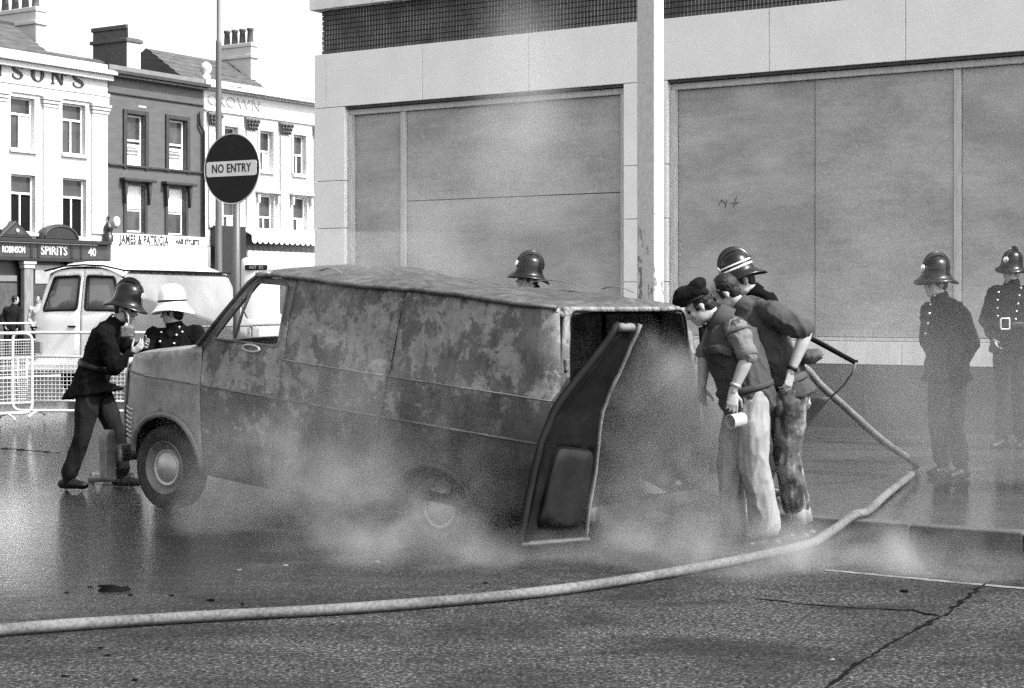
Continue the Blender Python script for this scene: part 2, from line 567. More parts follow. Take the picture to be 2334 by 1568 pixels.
def _road():
    t = NT('wet_asphalt')
    w = t.coord('World')
    sep = t.n('ShaderNodeSeparateXYZ'); t.l(w, sep.inputs[0])
    # run-off water: the road was hosed down round the van and drains to the left, the near edge stayed drier
    big = t.noise(t.coord('World', (0.45, 1.1, 1)), 0.9, 5, 0.6, 0.8)
    mid = t.noise(t.coord('World', (0.8, 3.4, 1)), 2.2, 8, 0.74, 0.8)
    def rng(q, a, b_, c, d):
        x = t.n('ShaderNodeMapRange'); t.l(q, x.inputs[0])
        for i, val in enumerate((a, b_, c, d)): x.inputs[i + 1].default_value = val
        return x.outputs[0]
    near = rng(sep.outputs['Y'], 8.2, 10.6, -0.36, 0.10)
    left = rng(sep.outputs['X'], 0.2, -2.6, -0.05, 0.24)
    wet = t.math('ADD', t.math('ADD', t.math('MULTIPLY', big, 0.62), t.math('MULTIPLY', mid, 0.75)), t.math('ADD', near, left))
    wf = rng(wet, 0.47, 0.93, 0.0, 1.0)
    grit = t.noise(w, 46, 4, 0.8)
    grit2 = t.noise(t.coord('World', (1, .7, 1)), 15, 6, 0.8)
    patch = t.noise(t.coord('World', (0.6, 1.0, 1)), 1.5, 6, 0.65, 0.5)
    dry = t.mix(0.55, t.ramp(grit, [(0.40, 0.003), (0.49, 0.018), (0.56, 0.12), (0.64, 0.46)]), t.ramp(grit2, [(0.32, 0.012), (0.68, 0.075)]))
    dry = t.mix(t.ramp(patch, [(0.40, 0.0), (0.62, 0.75)]), dry, t.ramp(grit2, [(0.3, 0.006), (0.7, 0.028)]))
    wetc = t.ramp(grit2, [(0.3, 0.004), (0.7, 0.016)])
    c = t.mix(wf, dry, wetc)
    rough = t.ramp(wf, [(0.0, 0.85), (0.35, 0.45), (0.6, 0.12), (1.0, 0.03)])
    spec = t.ramp(wf, [(0.0, 0.03), (0.45, 0.08), (0.75, 0.35), (1.0, 0.5)])
    rip = t.math('ADD', t.noise(t.coord('World', (1.2, 3.0, 1)), 4.5, 6, 0.7, 0.6), t.math('MULTIPLY', t.noise(t.coord('World', (1.0, 7.0, 1)), 3.0, 6, 0.75, 0.4), 1.3))
    h = t.math('ADD', t.math('MULTIPLY', grit, t.math('SUBTRACT', 1.1, wf)), t.math('MULTIPLY', rip, 1.6))
    bs = t.bsdf(c, rough, 0, 0.5, h, 0.6, 0.014)
    t.l(spec, bs.inputs['Specular IOR Level'])
    return t.m
M['road'] = _road()


def _pave():
    t = NT('wet_paving')
    w = t.coord('World')
    big = t.noise(t.coord('World', (0.5, 1.0, 1)), 0.9, 5, 0.6, 0.6)
    fine = t.noise(w, 40, 3, 0.7)
    c = t.mix(t.ramp(big, [(0.35, 0), (0.65, 1)]), t.ramp(fine, [(0.3, 0.03), (0.7, 0.08)]), t.ramp(fine, [(0.3, 0.015), (0.7, 0.04)]))
    t.bsdf(c, t.ramp(big, [(0.35, 0.22), (0.65, 0.07)]), 0, 0.5, t.math('ADD', t.noise(t.coord('World', (1, 2.5, 1)), 4, 4), t.math('MULTIPLY', fine, 0.3)), 0.25, 0.008)
    return t.m
M['pave'] = _pave()


def _burnt():
    # sooted primer, ragged islands where the old paint still clings, run marks from the hoses
    t = NT('burnt_van_paint')
    v = t.coord('Object')
    sep = t.n('ShaderNodeSeparateXYZ'); t.l(v, sep.inputs[0])
    def rng(q, a, b_, c, d):
        x = t.n('ShaderNodeMapRange'); t.l(q, x.inputs[0])
        for i, val in enumerate((a, b_, c, d)): x.inputs[i + 1].default_value = val
        return x.outputs[0]
    big = t.noise(t.coord('Object', (.8, .8, 1.0)), 1.5, 4, 0.55)
    c = t.ramp(big, [(0.30, 0.025), (0.50, 0.075), (0.70, 0.14)])
    # scorch runs up from the rear arch and the doorway
    isl = t.noise(t.coord('Object', (1.0, 1.0, .85)), 3.0, 14, 0.74, 0.15)
    upper = rng(sep.outputs['Z'], .35, 1.3, -.10, .03)
    im = t.ramp(t.math('ADD', isl, upper), [(0.49, 0), (0.515, .5), (0.53, 1)])
    paint = t.ramp(t.noise(v, 9, 8, 0.72), [(0.35, 0.15), (0.65, 0.36)])
    c = t.mix(t.math('MULTIPLY', im, 0.9), c, paint)
    rag = t.ramp(t.noise(t.coord('Object', (1, 1, .7)), 6.0, 14, 0.74, 0.1), [(0.555, 0), (0.60, 1)])
    c = t.mix(t.math('MULTIPLY', rag, 0.8), c, 0.022)
    pale = t.ramp(t.noise(t.coord('Object', (.8, .8, 1.3)), 3.1, 14, 0.72, 0.2), [(0.60, 0), (0.635, 1)])
    c = t.mix(t.math('MULTIPLY', pale, 0.8), c, 0.42)
    run = t.noise(t.coord('Object', (9, 9, .8)), 2.0, 7, 0.7)
    c = t.mix(0.24, c, t.ramp(run, [(0.35, 0.015), (0.65, 0.20)]))
    # the fire sat in the rear: black round the rear arch and lower corner
    ds = t.n('ShaderNodeMapping', vector_type='TEXTURE'); ds.inputs['Location'].default_value = (3.0, 0.0, .38); ds.inputs['Scale'].default_value = (.95, 9, .62)
    t.l(v, ds.inputs['Vector'])
    ln = t.n('ShaderNodeVectorMath', operation='LENGTH'); t.l(ds.outputs[0], ln.inputs[0])
    core = t.math('ADD', ln.outputs['Value'], t.math('MULTIPLY', t.math('SUBTRACT', t.noise(v, 2.6, 8, .65), .5), 1.6))
    c = t.mix(rng(core, 1.1, .55, 0.0, .92), c, 0.008)
    sp = t.noise(v, 60, 3, 0.7)
    c = t.mix(0.2, c, t.ramp(sp, [(0.35, 0.01), (0.68, 0.17)]))
    t.bsdf(c, t.ramp(isl, [(0.4, 0.8), (0.65, 0.5)]), 0.1, 0.35, t.math('ADD', t.math('ADD', t.noise(v, 14, 6, .7), im), t.math('MULTIPLY', rag, -.5)), 0.35, 0.006)
    return t.m
M['burnt'] = _burnt()


def _roofburnt():
    t = NT('blistered_roof_metal')
    v = t.coord('Object', (1, 0.6, 1))
    a = t.noise(v, 3.0, 8, 0.68, 1.2)
    c = t.ramp(a, [(0.32, 0.010), (0.46, 0.03), (0.56, 0.055), (0.64, 0.13), (0.72, 0.3)])
    c = t.mix(0.45, c, t.ramp(t.noise(v, 14, 7, 0.75), [(0.38, 0.01), (0.65, 0.14)]))
    t.bsdf(c, 0.55, 0.25, 0.5, a, 0.5, 0.012)
    return t.m
M['roof_burnt'] = _roofburnt()


def _front():
    # the wings kept more of their old paint than the load space
    t = NT('scorched_wing_paint')
    v = t.coord('Object', (1, 1, 0.8))
    a = t.noise(v, 1.7, 6, 0.6, 0.6)
    c = t.ramp(a, [(0.32, 0.09), (0.5, 0.18), (0.68, 0.26)])
    c = t.mix(0.35, c, t.ramp(t.noise(v, 12, 8, 0.75, 0.3), [(0.35, 0.05), (0.65, 0.30)]))
    t.bsdf(c, 0.42, 0.25, 0.5, t.noise(v, 16, 5, 0.7), 0.2, 0.005)
    return t.m
M['burnt_front'] = _front()
# ------------------------------------------------------------------ ground
def gp(u, v, h=0.0):
    Y = (CAMZ - h) * FPX / (v - HORV)
    return Vector(((u - UC) / FPX * Y, Y, h))


b = MB()
b.add([(-700, -60, 0), (700, -60, 0), (700, 900, 0), (-700, 900, 0)], [(0, 1, 2, 3)])
road = tag(b.build('road', M['road']), kind='structure')

KL = [(12.64, 4.8), (3.33, 10.8), (2.04, 11.6), (1.80, 11.95), (1.66, 12.6), (1.50, 13.5), (0.7, 14.9), (-1.1, 16.1),
      (-2.8, 16.9), (-3.7, 18.2), (-4.3, 21.0), (-4.5, 25.0), (-3.6, 29.5), (2.0, 38.5)]
def offs(line, d):
    out = []
    for i, p in enumerate(line):
        a = Vector(line[max(0, i - 1)]); c = Vector(line[min(len(line) - 1, i + 1)])
        t = (c - a).normalized()
        out.append((p[0] + t.y * d, p[1] - t.x * d))
    return out
inner = offs(KL, 0.10)
poly = inner + [(40, 38.5), (40, 4.8)]
b = MB()
n = len(poly)
b.add([(x, y, 0.118) for x, y in poly] + [(x, y, -0.05) for x, y in poly],
      [tuple(range(n))] + [(i, n + i, n + (i + 1) % n, (i + 1) % n) for i in range(n)])
pavement = tag(b.build('pavement', M['pave']), kind='structure')
# kerb stones, one by one
acc = []
for i in range(len(KL) - 1):
    a = Vector(KL[i]); c = Vector(KL[i + 1])
    k = max(1, round((c - a).length / 0.92))
    for j in range(k):
        acc.append((a + (c - a) * (j / k), a + (c - a) * ((j + 1) / k)))
for p, q in acc:
    t = (q - p).normalized(); nn = Vector((t.y, -t.x))
    g = 0.006
    p2, q2 = p + t * g, q - t * g
    w = 0.15
    dz = random.uniform(-0.003, 0.003)
    vs_ = []
    for z in (-0.04, 0.124 + dz):
        vs_ += [(p2.x, p2.y, z), (q2.x, q2.y, z), (q2.x + nn.x * w, q2.y + nn.y * w, z), (p2.x + nn.x * w, p2.y + nn.y * w, z)]
    m_ = MB().add(vs_, [(0, 3, 2, 1), (4, 5, 6, 7), (0, 1, 5, 4), (1, 2, 6, 5), (2, 3, 7, 6), (3, 0, 4, 7)])
    m_.build('kerb_stone', M['kerb'], pavement, bevel=0.012)


def ribbon(pts, widths, z, jit=0.3):
    b = MB(); vs_ = []
    fine = []
    for i in range(len(pts) - 1):
        a, c = Vector(pts[i][:2]), Vector(pts[i + 1][:2])
        k = max(2, int((c - a).length / 0.05))
        for j in range(k):
            t = j / k
            fine.append((a + (c - a) * t, widths[i] + (widths[i + 1] - widths[i]) * t))
    fine.append((Vector(pts[-1][:2]), widths[-1]))
    for i, (p, w) in enumerate(fine):
        t = (fine[min(i + 1, len(fine) - 1)][0] - fine[max(0, i - 1)][0]).normalized()
        nn = Vector((-t.y, t.x))
        p = p + nn * random.uniform(-1, 1) * w * jit
        h = w * 0.5 * random.uniform(1 - jit, 1 + jit)
        vs_ += [(p.x + nn.x * h, p.y + nn.y * h, z), (p.x - nn.x * h, p.y - nn.y * h, z)]
    b.add(vs_, [(2 * i, 2 * i + 1, 2 * i + 3, 2 * i + 2) for i in range(len(fine) - 1)])
    return b


for line, ws in (([(1870, 1580), (1960, 1510), (2060, 1450), (2150, 1403), (2230, 1341), (2262, 1324)], [.018, .022, .014, .026, .022, .012]),
                 ([(1640, 1355), (1760, 1369), (1850, 1379), (1960, 1387), (2080, 1392), (2135, 1404)], [.008, .014, .018, .012, .022, .035]),
                 ([(0, 1022), (70, 1028), (135, 1033)], [.10, .10, .07])):
    ribbon([gp(u, v) for u, v in line], ws, 0.004, 0.55).build('road_crack', M['crack'], road)
ribbon([gp(1880, 1300), gp(2100, 1321), gp(2480, 1356)], [.05, .055, .06], 0.004, 0.15).build('kerbside_line', M['worn_line'], road)

# ------------------------------------------------------------------ boarded-up shop on the right
FR = Frame(-3.03, 25.4, 1.552, -1.0)
shop = empty('boarded_shop', (FR.o.x, FR.o.y, 0.0), FR.rz, 'modern pale stone shop with boarded windows and dark brick band above', 'building')
LEN = 30.0
zW = FR.z(1100, 217)                    # window head
zB = FR.z(962, 100)                     # band top
zC = FR.z(718, 25)                      # brick top
zS, zP = 1.14, 0.85                     # sill stone top, dark plinth top
sA0, sA1 = FR.s(785), FR.s(1420)
sB0 = FR.s(1520)
sB1 = 16.0
g = 0.004
# core body behind the facings
core = MB().box(0.10, LEN, 0.42, 18, 0.0, zC + .58)
core.build('wall', M['dark_plinth'], shop)


def slab(x0, x1, z0, z1, y0=0.0, y1=0.40, m='stone', name='stone_slab', bev=0.006):
    return MB().box(x0 + g, x1 - g, y0, y1, z0 + g, z1 - g).build(name, M[m], shop, bevel=bev)


# fascia slabs above the windows
cuts = [0.0, FR.s(742, 170), FR.s(962, 150), FR.s(1204, 130), FR.s(1478, 100), FR.s(1752, 90), FR.s(2063, 60), FR.s(2400, 40)]
while cuts[-1] < LEN: cuts.append(cuts[-1] + 2.1)
for a, c in zip(cuts, cuts[1:]): slab(a, c, zW, zB)
# piers, block by block
zr = [zS, 1.9, 2.75, FR.z(745, 413), zW]
for a, c in ((0.0, sA0), (sA1, sB0), (sB1, sB1 + 0.9)):
    for z0, z1 in zip(zr, zr[1:]): slab(a, c, z0, z1)
# sill course and dark plinth
s = 0.0
while s < LEN:
    slab(s, s + 1.55, zP, zS, -0.02, 0.40, 'stone_stain', 'sill_stone')
    s += 1.55
s = 0.0
while s < LEN:
    slab(s, s + 2.2, 0.10, zP, -0.005, 0.40, 'dark_plinth', 'plinth_slab')
    s += 2.2
# side wall facing slabs (turn the corner)
MB().box(-0.02 + 0.002, 0.095, 0.41, 17.9, 0.1, zB - g).build('side_facing', M['stone'], shop)
# brick band: courses one by one, joints set back
MB().box(0.12, LEN, 0.17, 0.40, zB, zC).build('mortar_bed', mat('pale_mortar', 0.35, 0.5, 8, 0.9), shop)
nc = 9
ch = (zC - zB) / nc
for k in range(nc):
    MB().box(0.075 + 0.004 * (k % 2), LEN, 0.10 + random.uniform(-0.004, 0.004), 0.30, zB + k * ch + 0.005, zB + (k + 1) * ch - 0.006).build('brick_course', M['brick_band'], shop)
# coping above the bricks, with streaks
cp = [-0.06]
while cp[-1] < LEN: cp.append(cp[-1] + 1.8)
for a, c in zip(cp, cp[1:]): slab(a, c, zC, zC + 0.62, -0.05, 0.40, 'stone_stain', 'coping_stone')
MB().box(0.1, LEN, 0.45, 17.9, zC + 0.585, zC + .62).build('flat_roof', M['brick_grey'], shop)


def boarded(s0, s1, name):
    yb = 0.16
    # soffit board, frame, boards
    MB().box(s0 + .003, s1 - .003, 0.03, 0.40, zW - 0.035, zW + 0.001).build('soffit', M['soffit'], shop)
    f = MB().box(s0 + .003, s1 - .003, 0.10, 0.17, zW - 0.125, zW - 0.040).build('frame_head', M['frame'], shop, bevel=0.008)
    for a in (s0 + .004, s1 - .084):
        MB().box(a, a + 0.08, 0.07, 0.17, zS + .003, zW - 0.128).build('frame_jamb', M['frame'], shop, bevel=0.008)
    MB().box(s0 + .085, s1 - .085, 0.07, 0.17, zS + .003, zS + 0.045).build('frame_sill', M['frame'], shop, bevel=0.006)
    return yb


yb = boarded(sA0, sA1, 'a')
boarded(sB0, sB1, 'b')


def board(s0, s1, z0, z1, y):
    o = MB().box(s0 + .003, s1 - .003, y, y + 0.018, z0 + .002, z1 - .002).build('plywood_board', M['ply'], shop, bevel=0.003)
    # nail heads along the edges
    nb = MB()
    z = z0 + 0.12
    while z < z1 - 0.05:
        for x in (s0 + 0.03, s1 - 0.03):
            nb.lathe([(0.0, -0.003), (0.008, -0.002), (0.009, 0.0)], 6, Matrix.Translation((x + random.uniform(-.008, .008), y - .0005, z)) @ Matrix.Rotation(R(90), 4, 'X'))
        z += random.uniform(0.22, 0.42)
    nb.build('nail_head', M['soffit'], o)['kind'] = 'stuff'
    return o


zt, zb_ = zW - 0.128, zS + 0.05
m0, m1 = FR.s(901), FR.s(913)
board(sA0 + .085, m0, zb_, zt, 0.165)
MB().box(m0 + .004, m1 - .004, 0.115, 0.18, zb_, zt).build('batten', M['frame'], shop, bevel=0.006)
zj = FR.z(1000, 454)
board(m1, sA1 - .085, zb_, zj, 0.165)
board(m1, sA1 - .085, zj + .006, zt, 0.158)
q0, q1, q2 = FR.s(1845), FR.s(2163), FR.s(2182)
board(sB0 + .085, q0, zb_, zt, 0.165)
board(q0 + .004, q1, zb_, zt, 0.160)
MB().box(q1 + .004, q2 - .004, 0.145, 0.18, zb_, zt).build('batten', M['frame'], shop, bevel=0.004)
board(q2, q2 + 2.4, zb_, zt, 0.165)
board(q2 + 2.404, sB1 - .085, zb_, zt, 0.160)
# chalked marks on the second board
cm = MB()
for line in ([(1637, 468), (1644, 455), (1650, 462), (1655, 466)], [(1656, 456), (1652, 474)], [(1664, 464), (1684, 462)], [(1678, 448), (1671, 472)]):
    cm.tube([(FR.px(u, v, 0.16)[0], 0.160, FR.px(u, v, 0.16)[1]) for u, v in line], 0.004, 5)
cm.build('scrawled_mark', M['soffit'], shop)

# ------------------------------------------------------------------ old terrace across the street
FL = Frame(-13.8, 50.0, 0.644, 1.0)


def wall_holes(s0, s1, z0, z1, holes, depth=0.22):
    xs = sorted({s0, s1, *[h[0] for h in holes], *[h[1] for h in holes]})
    zs = sorted({z0, z1, *[h[2] for h in holes], *[h[3] for h in holes]})
    b = MB()
    for a, c in zip(xs, xs[1:]):
        for d, e in zip(zs, zs[1:]):
            mx, mz = (a + c) / 2, (d + e) / 2
            if any(h[0] < mx < h[1] and h[2] < mz < h[3] for h in holes): continue
            b.add([(a, 0, d), (c, 0, d), (c, 0, e), (a, 0, e)], [(0, 1, 2, 3)])
    for h in holes:
        a, c, d, e = h
        b.add([(a, 0, d), (c, 0, d), (c, 0, e), (a, 0, e), (a, depth, d), (c, depth, d), (c, depth, e), (a, depth, e)],
              [(0, 4, 5, 1), (1, 5, 6, 2), (2, 6, 7, 3), (3, 7, 4, 0)])
    # back and sides so that the wall has body
    b.box(s0, s1, depth + 0.08, depth + 0.3, z0, z1)
    b.add([(s0, 0, z0), (s0, depth + .1, z0), (s0, depth + .1, z1), (s0, 0, z1)], [(0, 1, 2, 3)])
    b.add([(s1, 0, z0), (s1, depth + .1, z0), (s1, depth + .1, z1), (s1, 0, z1)], [(0, 1, 2, 3)])
    b.add([(s0, 0, z1), (s1, 0, z1), (s1, depth + .3, z1), (s0, depth + .3, z1)], [(0, 1, 2, 3)])
    return b


def rect(u0, u1, v0, v1):
    """opening from picture corners on the terrace plane (v taken at the middle)"""
    um = (u0 + u1) / 2
    return (FL.s(u0), FL.s(u1), FL.z(um, v1), FL.z(um, v0))


def window(parent, h, kind, depth=0.20, frame='sash', split=0.32, mull=True):
    a, c, d, e = h
    w = MB().box(a + .002, c - .002, depth - .04, depth + .0, d + .002, d + .05).box(a + .002, c - .002, depth - .04, depth, e - .05, e - .002)
    w.box(a + .002, a + .05, depth - .04, depth, d + .051, e - .051).box(c - .05, c - .002, depth - .04, depth, d + .051, e - .051)
    zt_ = e - (e - d) * split
    w.box(a + .051, c - .051, depth - .05, depth - .005, zt_ - .03, zt_ + .03)
    if mull: w.box((a + c) / 2 - .025, (a + c) / 2 + .025, depth - .045, depth - .006, d + .051, zt_ - .031)
    o = w.build('window', M[frame], parent)
    gl = MB().box(a + .01, c - .01, depth + .004, depth + .016, d + .01, zt_).build('lower_pane', M['glass_dark' if kind == 'open' else 'glass'], o)
    MB().box(a + .01, c - .01, depth + .004, depth + .016, zt_ + .002, e - .01).build('upper_pane', M['glass'], o)
    if kind == 'blind':
        MB().box(a + .05, c - .05, depth - .003, depth + .002, d + .05, d + (e - d) * 0.45).build('blind', M['blind'], o)
    if kind == 'blindtop':
        MB().box(a + .05, c - .05, depth - .003, depth + .002, d + (e - d) * 0.45, e - .05).build('blind', M['blind'], o)
    if kind == 'curtain':
        MB().box((a + c) / 2 + .02, c - .06, depth - .003, depth + .002, d + .05, zt_ - .04).build('curtain', M['blind'], o)
    return o


def sill(parent, h, m='stucco', out=0.09, t=0.10, ext=0.06):
    MB().box(h[0] - ext, h[1] + ext, -out, 0.06, h[2] - t, h[2] - .002).build('sill', M[m], parent, bevel=0.01)


def strip(parent, name, m, s0, s1, z0, z1, out):
    return MB().box(s0, s1, -out, 0.02, z0, z1).build(name, M[m], parent, bevel=0.012)


GZ = 0.0
# --- white stucco public house
s1 = FL.s(245)
pub = empty('public_house', (FL.o.x, FL.o.y, 0), FL.rz, 'white stucco public house with dark carved bar front and large parapet lettering', 'building')
s0 = s1 - 9.0
zc = FL.z(125, 130); zpar = FL.z(122, 128)
H = [rect(24, 79, 222, 341), rect(142, 195, 237, 352), rect(25, 81, 398, 530), rect(143, 197, 407, 541), ]
dW = H[1][0] - H[0][0]
H += [(h[0] - dW, h[1] - dW, h[2], h[3]) for h in (H[0], H[2])]
zsf = FL.z(125, 548)
wall_holes(s0, s1, zsf, zpar, H).build('wall', M['stucco'], pub)
for h, k in zip(H, ('curtain', 'plain', 'open', 'open', 'plain', 'plain')):
    window(pub, h, k)
    sill(pub, h)
zcor0, zcor1 = FL.z(122, 154), FL.z(122, 165)
strip(pub, 'cornice', 'stucco', s0, s1 + 0.12, zcor0, zcor0 + 0.13, 0.34)
strip(pub, 'cornice_bed', 'stucco', s0, s1 + 0.08, zcor0 - 0.17, zcor0 - 0.003, 0.20)
za = FL.z(122, 197)
strip(pub, 'architrave', 'stucco', s0, s1 + .03, za - 0.10, za, 0.09)
strip(pub, 'architrave', 'stucco', s0, s1 + .02, za - 0.34, za - 0.104, 0.06)
for u0, u1 in ((97, 130), (208, 243), (-14, 14)):
    a, c = FL.s(u0), FL.s(u1)
    pl_ = strip(pub, 'pilaster', 'stucco', a, c, zsf + 0.25, za - 0.66, 0.06)
    for k in range(3):
        MB().box(a - .03 - .03 * k, c + .03 + .03 * k, -.09 - .03 * k, .02, za - 0.655 + k * .105, za - 0.57 + k * .105).build('capital', M['stucco_grey'], pl_, bevel=0.01)
# raised serif lettering on the frieze
SER = {
 'N': [[(0, 0), (.24, 0), (.24, .07), (.16, .07), (.16, .78), (.68, 0), (.78, 0), (.78, .93), (.86, .93), (.86, 1), (.62, 1), (.62, .93), (.70, .93), (.70, .30), (.24, 1), (0, 1), (0, .93), (.08, .93), (.08, .07), (0, .07)]],
 "'": [[(.05, .66), (.12, .66), (.22, .86), (.22, 1), (.06, 1), (.06, .84), (.12, .84)]],
}
def ring_letter(cx, z, w, h, y0, y1, b):
    n = 28
    o = [(cx + w / 2 * math.cos(2 * math.pi * k / n), z + h / 2 + h / 2 * math.sin(2 * math.pi * k / n)) for k in range(n)]
    i_ = [(cx + w * .27 * math.cos(2 * math.pi * k / n), z + h / 2 + h * .44 * math.sin(2 * math.pi * k / n)) for k in range(n)]
    v = [(x, y0, q) for x, q in o] + [(x, y0, q) for x, q in i_] + [(x, y1, q) for x, q in o] + [(x, y1, q) for x, q in i_]
    f = []
    for k in range(n):
        k2 = (k + 1) % n
        f += [(k, k2, n + k2, n + k), (2 * n + k, 3 * n + k, 3 * n + k2, 2 * n + k2), (k, 2 * n + k, 2 * n + k2, k2), (n + k, n + k2, 3 * n + k2, 3 * n + k)]
    b.add(v, f)
def s_letter(x, z, w, h, b):
    pts = [(.86, .76), (.80, .90), (.62, .985), (.42, .985), (.22, .90), (.14, .75), (.24, .60), (.5, .50), (.76, .39), (.86, .25), (.76, .09), (.56, .015), (.36, .02), (.18, .12), (.12, .27)]
    wd = [.03, .035, .04, .05, .08, .10, .12, .13, .12, .10, .08, .05, .04, .035, .03]
    top = []; bot = []
    for i, p in enumerate(pts):
        t = (Vector(pts[min(i + 1, 14)]) - Vector(pts[max(0, i - 1)])).normalized()
        nn = Vector((-t.y, t.x)) * wd[i] * .8
        top.append((x + (p[0] + nn.x) * w, z + (p[1] + nn.y) * h)); bot.append((x + (p[0] - nn.x) * w, z + (p[1] - nn.y) * h))
    for i in range(14):
        b.prism([top[i], top[i + 1], bot[i + 1], bot[i]], -.05, .01)
    for (px_, dz) in ((.84, .72), (.14, .08)):
        b.prism([(x + (px_ - .03) * w, z + dz * h), (x + (px_ + .03) * w, z + dz * h), (x + (px_ + .03) * w, z + (dz + .22) * h), (x + (px_ - .03) * w, z + (dz + .22) * h)], -.052, .01)
lh = 0.43
zL = za + 0.07
for ch_, u0, u1 in (('S', 24, 53), ('O', 70, 99), ('N', 115, 146), ("'", 147, 158), ('S', 162, 192), ('N', -22, 5)):
    a, c = FL.s(u0), FL.s(u1)
    b = MB()
    if ch_ == 'O': ring_letter((a + c) / 2, zL, c - a, lh, -.05, .01, b)
    elif ch_ == 'S': s_letter(a, zL, (c - a), lh, b)
    else:
        for pl_ in SER[ch_]: b.prism([(a + x * (c - a) * 1.1, zL + y * lh) for x, y in pl_], -.05, .01)
    b.build('parapet_letter', M['letter_dark'], pub)
# slate roof and big chimney stack behind
zr0 = zpar - 0.25
def slate_roof(parent, sa, sb, z0, rise, depth, y0=0.4, hipr=0.0, hipl=0.0):
    """slates laid in rows, each row a lapped step"""
    n = 9
    b = MB()
    for k in range(n):
        ya, yb2 = y0 + depth * k / n, y0 + depth * (k + 1) / n
        za_, zb2 = z0 + rise * k / n, z0 + rise * (k + 1) / n
        a0, c0 = sa + hipl * k / n, sb - hipr * k / n
        a1, c1 = sa + hipl * (k + 1) / n, sb - hipr * (k + 1) / n
        b.add([(a0, ya - .04, za_ + .02), (c0, ya - .04, za_ + .02), (c1, yb2, zb2), (a1, yb2, zb2), (a0, ya - .04, za_ - .02), (c0, ya - .04, za_ - .02)],
              [(0, 1, 2, 3), (4, 5, 1, 0)])
    # gable ends and far slope
    aR, cR = sa + hipl, sb - hipr
    b.add([(aR, y0 + depth, z0 + rise), (cR, y0 + depth, z0 + rise), (sb, y0 + 2 * depth, z0), (sa, y0 + 2 * depth, z0)], [(0, 1, 2, 3)])
    b.add([(sa, y0, z0), (aR, y0 + depth, z0 + rise), (sa, y0 + 2 * depth, z0), (sb, y0, z0), (cR, y0 + depth, z0 + rise), (sb, y0 + 2 * depth, z0)], [(0, 1, 2), (3, 4, 5)])
    return b.build('roof', M['slate'], parent)
rx_, rz_ = FL.px(28, 57, 3.1)
ex_ = FL.px(102, 118, 0.5)[0]
rf = slate_roof(pub, s0, max(ex_, rx_ + .05), zr0, rz_ - zr0, 2.6, 0.5, hipr=max(ex_, rx_ + .05) - rx_)
MB().box(s0, rx_, 3.0, 3.25, rz_ - .05, rz_ + .06).build('ridge', M['brick_trim'], rf)
lx_, lz_ = FL.px(108, 117, 2.0)
slate_roof(pub, lx_, FL.px(212, 134, 2.0)[0] + .3, zr0 - .3, lz_ - zr0 + .3, 1.5, 0.5)
def chimney(parent, sa, sb, ya, yb2, z0, z1, m, lit, pots, potm='pot', pot_h=0.5):
    # lit: pale skin on the street face, sunlight put into its colour
    o = MB().box(sa, sb, ya, yb2, z0, z1 - .003).build('chimney', M[m], parent, bevel=0.01)
    MB().box(sa - .08, sb + .08, ya - .08, yb2 + .08, z1 - 0.42, z1 - 0.30).build('chimney_band', M[m], o, bevel=0.02)
    MB().box(sa - .05, sb + .05, ya - .05, yb2 + .05, z1, z1 + .14).build('chimney_cap', M[m], o, bevel=0.02)
    if lit:
        MB().box(sa + .006, sb - .006, ya - .03, ya + .01, z0 + .1, z1 - .43).build('sunlit_face', M[lit], o)
        MB().box(sa + .006, sb - .006, ya - .085, ya - .05, z1 - .29, z1 + .13).build('sunlit_face', M[lit], o)
    n = pots
    for k in range(n):
        y = ya + (yb2 - ya) * (k + .5) / n
        MB().lathe([(.13, 0), (.12, pot_h * .2), (.10, pot_h * .8), (.13, pot_h * .85), (.13, pot_h), (.09, pot_h), (.085, .1)], 12,
                   Matrix.Translation(((sa + sb) / 2, y, z1 + .14))).build('chimney_pot', M[potm], o, True)
    return o
# position of a stack from the picture at a depth behind the facade
def stack(u0, u1, v, depth):
    return FL.px(u0, v, depth)[0], FL.px(u1, v, depth)[0]
def zdep(u, v, depth): return FL.px(u, v, depth)[1]
a, c = stack(82, 104, 60, 2.6)
chimney(rf, a, c, 2.6, 5.0, zr0 - .2, zdep(60, 30, 3.2), 'stucco', None, 5, 'pot', 0.55)
# bar front
bar = MB().box(s0, s1, 0.12, 0.35, GZ, zsf - .3).build('bar_front', M['pub'], pub)
strip(pub, 'fascia_cornice', 'pub', s0, s1 - .12, FL.z(125, 555), zsf + 0.02, 0.32)
zf0, zf1 = FL.z(125, 590), FL.z(125, 556)
strip(pub, 'fascia_board', 'pub_fascia', s0, s1 - .10, zf0, zf1 - .004, 0.16)
strip(pub, 'fascia_base', 'pub', s0, s1 - .11, zf0 - .09, zf0 - .004, 0.22)
for u0, u1 in ((60, 66), (76, 82), (152, 158), (174, 179)):
    strip(pub, 'fascia_stile', 'pub', FL.s(u0), FL.s(u1), zf0 + .02, zf1 - .02, 0.18)
for txt, u, w, hgt in (('ROBINSON', 22, 52, .20), ('SPIRITS', 114, 60, .27), ('40', 201, 17, .27)):
    b = text_mb(txt, hgt * 1.35, .012, 1.0, .006)
    xs_ = [p[0] for p in b.v]
    k = (FL.s(u + w / 2) - FL.s(u - w / 2)) / (max(xs_) - min(xs_))
    b.v = [(p[0] * k + FL.s(u), p[1] - .17, p[2] + (zf0 + zf1) / 2) for p in b.v]
    b.build('fascia_lettering', M['letter_light'], pub)
